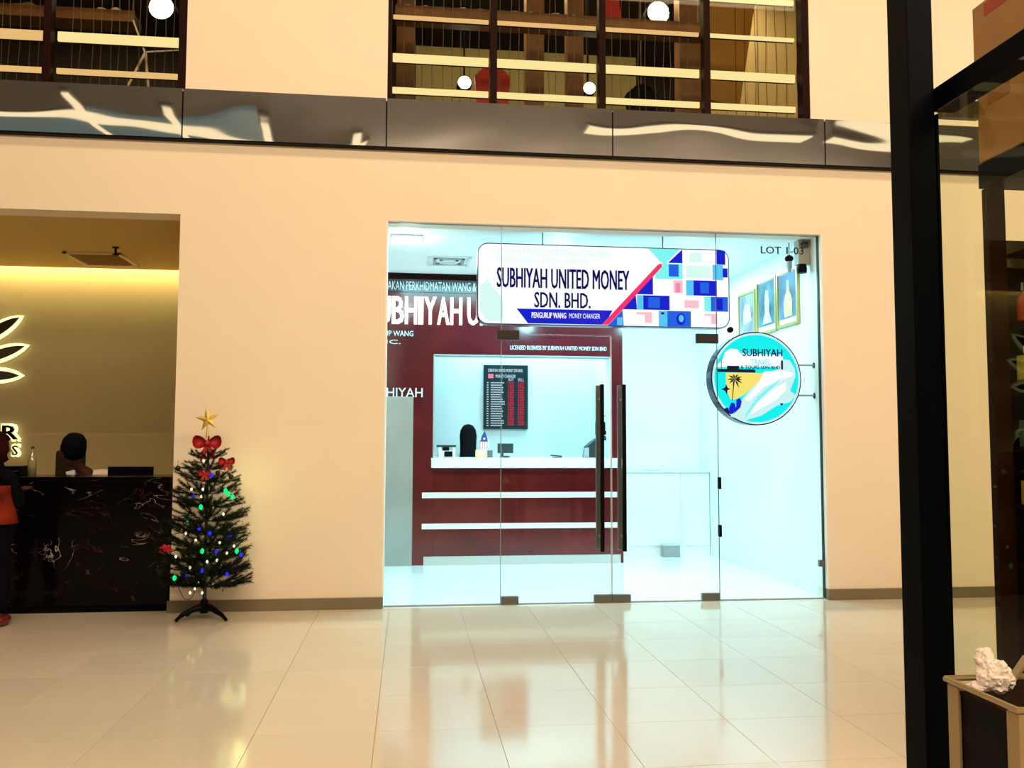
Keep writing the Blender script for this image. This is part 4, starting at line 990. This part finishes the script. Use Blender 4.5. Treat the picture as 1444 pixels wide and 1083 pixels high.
# receptionist
HC = Vector((-3.165, .88, 1.315))
pn = thing('person', 'person in a white shirt and tall black cap leaning behind the marble counter', 'person', (-3.0, 1.05, 0))
N = [((-2.98, 1.32, .56), (.15, .12)), ((-2.98, 1.24, .80), (.15, .12)), ((-3.0, 1.13, 1.00), (.17, .11)), ((-3.04, 1.05, 1.11), (.11, .08)), ((-3.11, .96, 1.20), (.05, .05)), ((-3.15, .90, 1.27), (.05, .05)),
     ((-3.20, 1.03, 1.10), (.07, .07)), ((-3.30, .88, .93), (.05, .05)), ((-3.25, .68, .80), (.038, .038)),
     ((-2.84, 1.07, 1.12), (.075, .07)), ((-2.76, .92, .93), (.05, .05)), ((-2.90, .70, .80), (.038, .038)),
     ((-3.07, 1.0, .52), (.09, .09)), ((-3.08, .72, .50), (.07, .07)), ((-3.08, .72, .08), (.05, .05)), ((-2.89, 1.0, .52), (.09, .09)), ((-2.88, .72, .50), (.07, .07)), ((-2.88, .72, .08), (.05, .05))]
E_ = [(0, 1), (1, 2), (2, 3), (3, 4), (4, 5), (3, 6), (6, 7), (7, 8), (3, 9), (9, 10), (10, 11), (0, 12), (12, 13), (13, 14), (0, 15), (15, 16), (16, 17)]
skin('body', N[:4]+N[6:], [(a if a < 4 else a-2, b if b < 4 else b-2) for a, b in E_ if not (a in (3, 4) and b in (4, 5))], 'shirt', pn)
skin('neck', [N[3], N[4], N[5]], [(0, 1), (1, 2)], 'skin', pn, root=0)
face(HC, .105, (-.45, -.8, -.35), pn)
hand((-3.25, .66, .785), (-.1, -1, 0), (0, 0, 1), pn); hand((-2.92, .68, .785), (-.3, -1, 0), (0, 0, 1), pn)
MB().lathe((0, 0, 0), [(.105, -.02), (.108, .03), (.098, .09), (.070, .125), (.02, .135)], 20).bm.free
q = MB(); q.lathe((0, 0, 0), [(.112, -.03), (.114, .03), (.104, .085), (.074, .12), (.02, .132)], 20)
bmesh.ops.scale(q.bm, vec=(.98, 1.1, 1.25), verts=q.bm.verts); bmesh.ops.rotate(q.bm, cent=(0, 0, 0), matrix=Matrix.Rotation(.38, 3, 'X') @ Matrix.Rotation(.25, 3, 'Y'), verts=q.bm.verts)
bmesh.ops.translate(q.bm, vec=HC+Vector((.02, .012, .05)), verts=q.bm.verts); q.build('cap', 'darkcloth', pn, True)
MB().poly([(-3.22, 1.16), (-3.13, 1.19), (-3.14, 1.13), (-3.20, 1.12)], .93, .95).build('collar', 'paper', pn)

t = thing('office_chair', 'olive office chair back behind the person in the black cap', 'chair', (-3.36, 1.35, 0))
MB().box(-3.50, -3.22, 1.40, 1.48, .75, 1.36, bev=.035).build('backrest', 'olivechair', t, True)
MB().box(-3.58, -3.14, 1.02, 1.45, .42, .50, bev=.03).build('seat', 'olivechair', t, True)
MB().tube([(-3.36, 1.25, .06), (-3.36, 1.25, .42)], .025, 10).tube([(-3.36, 1.44, .46), (-3.36, 1.46, .80)], .018, 8).build('post', 'black', t)
for k in range(5):
    a = k*1.2566; MB().tube([(-3.36, 1.25, .07), (-3.36+.26*math.cos(a), 1.25+.26*math.sin(a), .045)], [.022, .012], 8).ball((-3.36+.26*math.cos(a), 1.25+.26*math.sin(a), .026), .026, 1).build('leg', 'black', t)
t = thing('desk_monitor', 'back of a black computer monitor standing behind the marble counter', 'monitor', (-2.58, .80, .75))
MB().box(-2.795, -2.385, .79, .82, .93, 1.215, bev=.006).build('panel', 'black', t)
MB().box(-2.62, -2.56, .82, .85, .76, 1.05).box(-2.70, -2.48, .75, .93, .75, .762, bev=.003).build('stand', 'black', t)
t = thing('glass_bottle', 'clear glass bottle standing on the marble counter between the two people', 'bottle', (-3.27, .3, 1.15))
MB().lathe((-3.27, .3, 1.15), [(.035, 0), (.036, .12), (.028, .16), (.013, .20), (.013, .235)], 16).build('bottle', mat('pale_glass', (.28, .25, .12), .08, spec=.8), t, True)
MB().lathe((-3.27, .3, 1.385), [(.015, 0), (.015, .02)], 12).build('cap', 'chrome', t)
t = thing('desk_tray', 'low dark tray with a metal rim on the marble counter beside the bottle', 'tray', (-3.45, .3, 1.15))
MB().box(-3.62, -3.33, .2, .42, 1.15, 1.235, bev=.004).build('body', 'black', t); MB().box(-3.60, -3.34, .19, .2, 1.19, 1.196).build('rim', 'chrome', t)

# visitor at the left edge
pv = thing('person', 'standing visitor in maroon headscarf and orange red top at the left edge before the counter', 'person', (-3.33, -.45, 0))
vx, vy = -3.30, -.42
N = [((vx, vy, .78), (.15, .11)), ((vx, vy, .98), (.14, .10)), ((vx, vy, 1.14), (.16, .10)), ((vx, vy, 1.21), (.09, .07)), ((vx+.02, vy+.01, 1.28), (.05, .05)),
     ((vx-.17, vy, 1.17), (.06, .06)), ((vx-.21, vy+.10, .95), (.045, .045)), ((vx-.12, vy+.30, 1.10), (.033, .033)),
     ((vx+.17, vy, 1.16), (.06, .06)), ((vx+.215, vy+.04, .93), (.045, .045)), ((vx+.14, vy+.26, 1.04), (.033, .033)),
     ((vx-.09, vy, .70), (.10, .10)), ((vx-.10, vy, .42), (.075, .075)), ((vx-.10, vy+.02, .10), (.05, .05)),
     ((vx+.09, vy, .70), (.10, .10)), ((vx+.11, vy+.01, .42), (.075, .075)), ((vx+.14, vy-.02, .10), (.05, .05))]
E_ = [(0, 1), (1, 2), (2, 3), (3, 4), (3, 5), (5, 6), (6, 7), (3, 8), (8, 9), (9, 10), (0, 11), (11, 12), (12, 13), (0, 14), (14, 15), (15, 16)]
skin('body', N, E_, 'navy', pv)
# orange red tunic over the hips and torso
tn = MB(); tn.lathe((vx, vy, 0), [(.225, .80), (.215, .86), (.19, .96), (.185, 1.05), (.19, 1.10)], 24)
bmesh.ops.scale(tn.bm, vec=(1, .74, 1), space=Matrix.Translation((-vx, -vy, 0)), verts=tn.bm.verts); tn.build('tunic', 'orange', pv, True)
HV = Vector((vx+.03, vy+.03, 1.40))
face(HV, .10, (.75, .6, -.25), pv)
q = MB(); b = bmesh.new(); bmesh.ops.create_icosphere(b, subdivisions=3, radius=1)
fd = Vector((.75, .6, 0)).normalized()
for v in b.verts:
    p = v.co.copy(); dd = p.dot(fd)
    k = 1.0 if p.z > -.2 else 1.0+.30*(-.2-p.z)
    if dd > .55 and -.7 < p.z < .45: k *= .70
    v.co = HV + Vector((p.x*.118*k, p.y*.118*k, p.z*.135))
q._add(b); q.build('headscarf', 'maroon', pv, True)
skin('scarf_drape', [((vx+.02, vy+.01, 1.33), (.10, .10)), ((vx, vy, 1.22), (.13, .11)), ((vx, vy-.01, 1.12), (.15, .12))], [(0, 1), (1, 2)], 'navy', pv)
hand((vx-.12, vy+.32, 1.11), (.2, 1, .1), (0, 0, 1), pv); hand((vx+.14, vy+.28, 1.05), (.0, 1, .2), (0, 0, 1), pv)
for sx in (-.10, .145):
    MB().ball((vx+sx, vy+.03 if sx < 0 else vy-.0, .045), .05, 2, (.95, 2.2, .9)).build('shoe', 'shoe', pv, True)

# teller seen from behind the counter
pt = thing('person', 'seated teller in a black headscarf behind the white teller counter', 'person', (.76, 3.5, 0))
tx, ty = .775, 3.52
N = [((tx, ty, .52), (.16, .12)), ((tx, ty, .80), (.15, .11)), ((tx, ty, 1.02), (.17, .10)), ((tx, ty, 1.14), (.10, .08)), ((tx, ty, 1.25), (.05, .05)),
     ((tx-.18, ty, 1.08), (.065, .065)), ((tx-.23, ty-.03, .86), (.05, .05)), ((tx-.12, ty-.10, .72), (.035, .035)),
     ((tx+.18, ty, 1.08), (.065, .065)), ((tx+.23, ty-.03, .86), (.05, .05)), ((tx+.12, ty-.10, .72), (.035, .035)),
     ((tx-.09, ty+.05, .50), (.09, .09)), ((tx-.1, ty+.1, .30), (.07, .07)), ((tx-.1, ty+.12, .06), (.05, .05)), ((tx+.09, ty+.05, .50), (.09, .09)), ((tx+.1, ty+.1, .30), (.07, .07)), ((tx+.1, ty+.12, .06), (.05, .05))]
skin('body', N, [(0, 1), (1, 2), (2, 3), (3, 4), (3, 5), (5, 6), (6, 7), (3, 8), (8, 9), (9, 10), (0, 11), (11, 12), (12, 13), (0, 14), (14, 15), (15, 16)], 'darkcloth', pt)
face((tx, ty+.01, 1.50), .105, (0.3, 1, -.1), pt)
hand((tx-.12, ty-.11, .71), (.3, -1, 0), (0, 0, 1), pt); hand((tx+.12, ty-.11, .71), (-.3, -1, 0), (0, 0, 1), pt)
q = MB(); q.lathe((tx, ty, 0), [(.150, 1.12), (.118, 1.22), (.105, 1.33), (.107, 1.45), (.112, 1.53), (.10, 1.61), (.065, 1.665), (.02, 1.685)], 24)
q.build('headscarf', 'darkcloth', pt, True)
t = thing('teller_stool', 'dark stool under the teller hidden behind the counter', 'stool', (tx, ty+.08, 0))
MB().lathe((tx, ty+.0, 0), [(.17, .36), (.18, .38), (.18, .42), (.15, .43)], 20).build('seat', 'dgrey', t)
MB().lathe((tx, ty+.0, 0), [(.18, 0), (.18, .015), (.03, .03), (.03, .36)], 20).build('base', 'dgrey', t)

# ================================================================ FOREGROUND RIGHT: display frame, cabinet, boxes, bin
k1 = thing('display_kiosk_frame', 'tall black metal frame post with top rail in the right foreground', 'frame', (1.68, -5.2, 0))
MB().box(1.634, 1.724, -5.2, -5.08, 0, 3.3, bev=.004).build('post', 'blackmetal', k1)
MB().box(1.727, 1.80, -7.3, -5.19, 2.555, 2.635, bev=.003).box(1.724, 1.728, -5.19, -5.12, 2.555, 2.635).build('top_rail', 'blackmetal', k1)
MB().box(1.634, 1.724, -7.4, -7.3, 0, 3.3, bev=.004).box(1.724, 1.80, -7.4, -7.3, 2.555, 2.635).build('post', 'blackmetal', k1)
MB().box(1.735, 1.743, -5.19, -5.10, .2, 2.55).build('bracket_plate', 'blackmetal', k1)

MB().box(1.7245, 1.7305, -7.3, -5.195, .15, 2.555).build('glass_panel', 'kioskglass', k1)
k2 = thing('perfume_display_cabinet', 'dark open display cabinet with bottles at the right edge of the picture', 'cabinet', (3.0, -4.3, 0))
for (xx, yy) in ((2.475, -4.40), (2.475, -5.30), (4.0, -4.40), (4.0, -5.30)):
    MB().box(xx, xx+.08, yy, yy+.04, 0, 2.56, bev=.003).build('post', 'brownframe', k2)
MB().box(2.455, 4.1, -5.32, -4.37, 2.56, 2.665, bev=.004).build('top_board', 'black', k2)
MB().box(2.555, 4.0, -4.372, -4.357, 0, 2.25).build('back_panel', 'black', k2)
MB().box(2.50, 4.0, -5.28, -4.36, .0, .12).build('plinth', 'black', k2)
for z in (2.27, 1.97, 1.72, 1.44, 1.20, .95, .7): MB().box(2.556, 4.0, -4.70, -4.376, z-.018, z, bev=.002).build('shelf', 'brownframe', k2)
MB().box(2.556, 4.0, -4.40, -4.374, 2.215, 2.33).build('header_board', 'olive', k2)
# crossbar joining the two
single(MB().box(2.28, 2.46, -4.40, -4.36, 2.866, 2.942, bev=.003), 'crossbar', mat('olive_metal', (.05, .035, .012), .4), 'dark olive horizontal bar between black post and cardboard boxes', 'bar')
def bottle(x, y, z, w_, h, m, label, kind):
    t = thing('perfume_bottle', label, 'bottle', (x, y, z), 'bottles in the display cabinet')
    if kind: MB().box(x-w_/2, x+w_/2, y-w_/3, y+w_/3, z, z+h*.72, bev=.006).build('body', m, t)
    else: MB().lathe((x, y, z), [(w_*.42, 0), (w_*.5, .01), (w_*.5, h*.6), (w_*.25, h*.72)], 14).build('body', m, t, True)
    MB().lathe((x, y, z+h*.72), [(w_*.2, 0), (w_*.2, h*.05), (w_*.3, h*.06), (w_*.3, h*.26), (w_*.22, h*.28)], 12).build('cap', 'chrome' if kind != 2 else 'black', t)
shelfz = [1.97, 1.72, 1.44, 1.20, .95, .7]
cols = ['bottlered', 'box_y', 'bottleteal', 'bottlegold', 'bottledark', 'bottledark']
nmz = ['top', 'second', 'third', 'fourth', 'fifth', 'lowest']; cn = ['red', 'yellow green', 'grey teal', 'gold', 'dark blue', 'dark']
for j, z in enumerate(shelfz):
    for i in range(3):
        cidx = (j+i) % 6 if i else j
        bottle(2.60+i*.15, -4.45, z, .075, [.17, .15, .16, .14, .16, .15][j], cols[cidx], '%s glass bottle on the %s bottle shelf, %s from the cabinet post' % (cn[cidx], nmz[j], ['first', 'second', 'third'][i]), [0, 1, 2, 1, 0, 1][j])
t = thing('cabinet_led_string', 'tiny green and white lights low in the dark display cabinet', 'string lights', (2.62, -4.5, 1.2))
for i in range(16): MB().ball((2.575+.012*(i % 5)*2.2, -4.50, 1.25-.055*i), .0035, 1).build('bulb', ['bglow', 'wbulb', 'bbulb'][i % 3], t)

def cbox(x0, x1, y0, y1, z0, z1, label, prints):
    t = thing('cardboard_box', label, 'box', ((x0+x1)/2, (y0+y1)/2, z0), 'cardboard boxes on the display cabinet')
    MB().box(x0, x1, y0, y1, z0, z1, bev=.004).build('carton', 'card', t)
    MB().box(x0-.001, x1+.001, (y0+y1)/2-.03, (y0+y1)/2+.03, z1-.001, z1+.0015).build('tape', 'tape', t)
    for (ya, yb, za, zb, m) in prints: MB().box(x0-.0015, x0+.001, ya, yb, za, zb).build('print', m, t)
cbox(2.445, 2.85, -4.78, -4.38, 2.995+.005, 3.36, 'upper brown cardboard box with a dark red printed mark, on the display cabinet', [(-4.60, -4.46, 3.29, 3.345, 'cardred')])
cbox(2.448, 2.85, -4.74, -4.39, 2.668, 2.998, 'lower brown cardboard box under the other one on the display cabinet', [(-4.60, -4.46, 2.90, 2.96, 'cardbrown')])

# bin with tissue
bn = thing('bronze_framed_bin', 'square black bin with bronze corner frame and open lid in the lower right corner', 'bin', (1.6, -5.75, 0))
x0, x1, y0, y1, zt = 1.452, 1.72, -5.88, -5.60, .822
for (a, b) in ((x0, y0), (x0, y1-.045), (x1-.045, y0), (x1-.045, y1-.045)): MB().box(a, a+.045, b, b+.045, 0, zt-.012, bev=.002).build('corner_post', 'bronze', bn)
MB().box(x0+.008, x0+.012, y0+.04, y1-.04, .03, zt-.02).box(x1-.012, x1-.008, y0+.04, y1-.04, .03, zt-.02).box(x0+.04, x1-.04, y0+.008, y0+.012, .03, zt-.02).box(x0+.04, x1-.04, y1-.012, y1-.008, .03, zt-.02).build('side_panel', 'black', bn)
q = MB(); r_ = .008
q.tube([(x0-.003, y1+.003, zt), (x0-.003, y0, zt), (x1, y0, zt), (x1, y1, zt), (x0-.003, y1+.003, zt)], r_, 8); q.build('rim', 'bronze', bn)
MB().box(x0+.006, x1-.006, y0+.006, y1-.006, zt-.03, zt-.02).build('tray', 'brownframe', bn)
MB().box(1.609, 1.618, -5.66, -5.635, .775, .900, bev=.002, rot=Matrix.Rotation(.67, 3, 'Y')).build('lid_flap', 'bronze', bn)
q = MB(); rr = random.Random(8)
def crumple(c, r, seed, sc=(1, 1, 1)):
    b = bmesh.new(); bmesh.ops.create_icosphere(b, subdivisions=4, radius=1)
    for v in b.verts:
        p = v.co.copy(); n1 = noise.noise(p*1.3+Vector((seed, 0, 0))); n2 = abs(noise.noise(p*3.1+Vector((0, seed, 0)))); n3 = abs(noise.noise(p*7+Vector((0, seed, 3))))
        k = 1+.28*n1-.30*n2-.07*n3; v.co = Vector(c)+Vector((p.x*sc[0], p.y*sc[1], p.z*sc[2]))*r*k
    q._add(b)
crumple((1.515, -5.70, .857), .043, 2, (1, 1, 1.15)); crumple((1.512, -5.67, .893), .027, 5); crumple((1.482, -5.69, .826), .026, 8, (1.3, 1, .5)); crumple((1.538, -5.70, .850), .034, 12)
single(q, 'crumpled_tissue', 'tissue', 'crumpled white tissue paper heaped on top of the bronze framed bin', 'tissue', smooth=False, loc=Vector((1.55, -5.71, .80)))
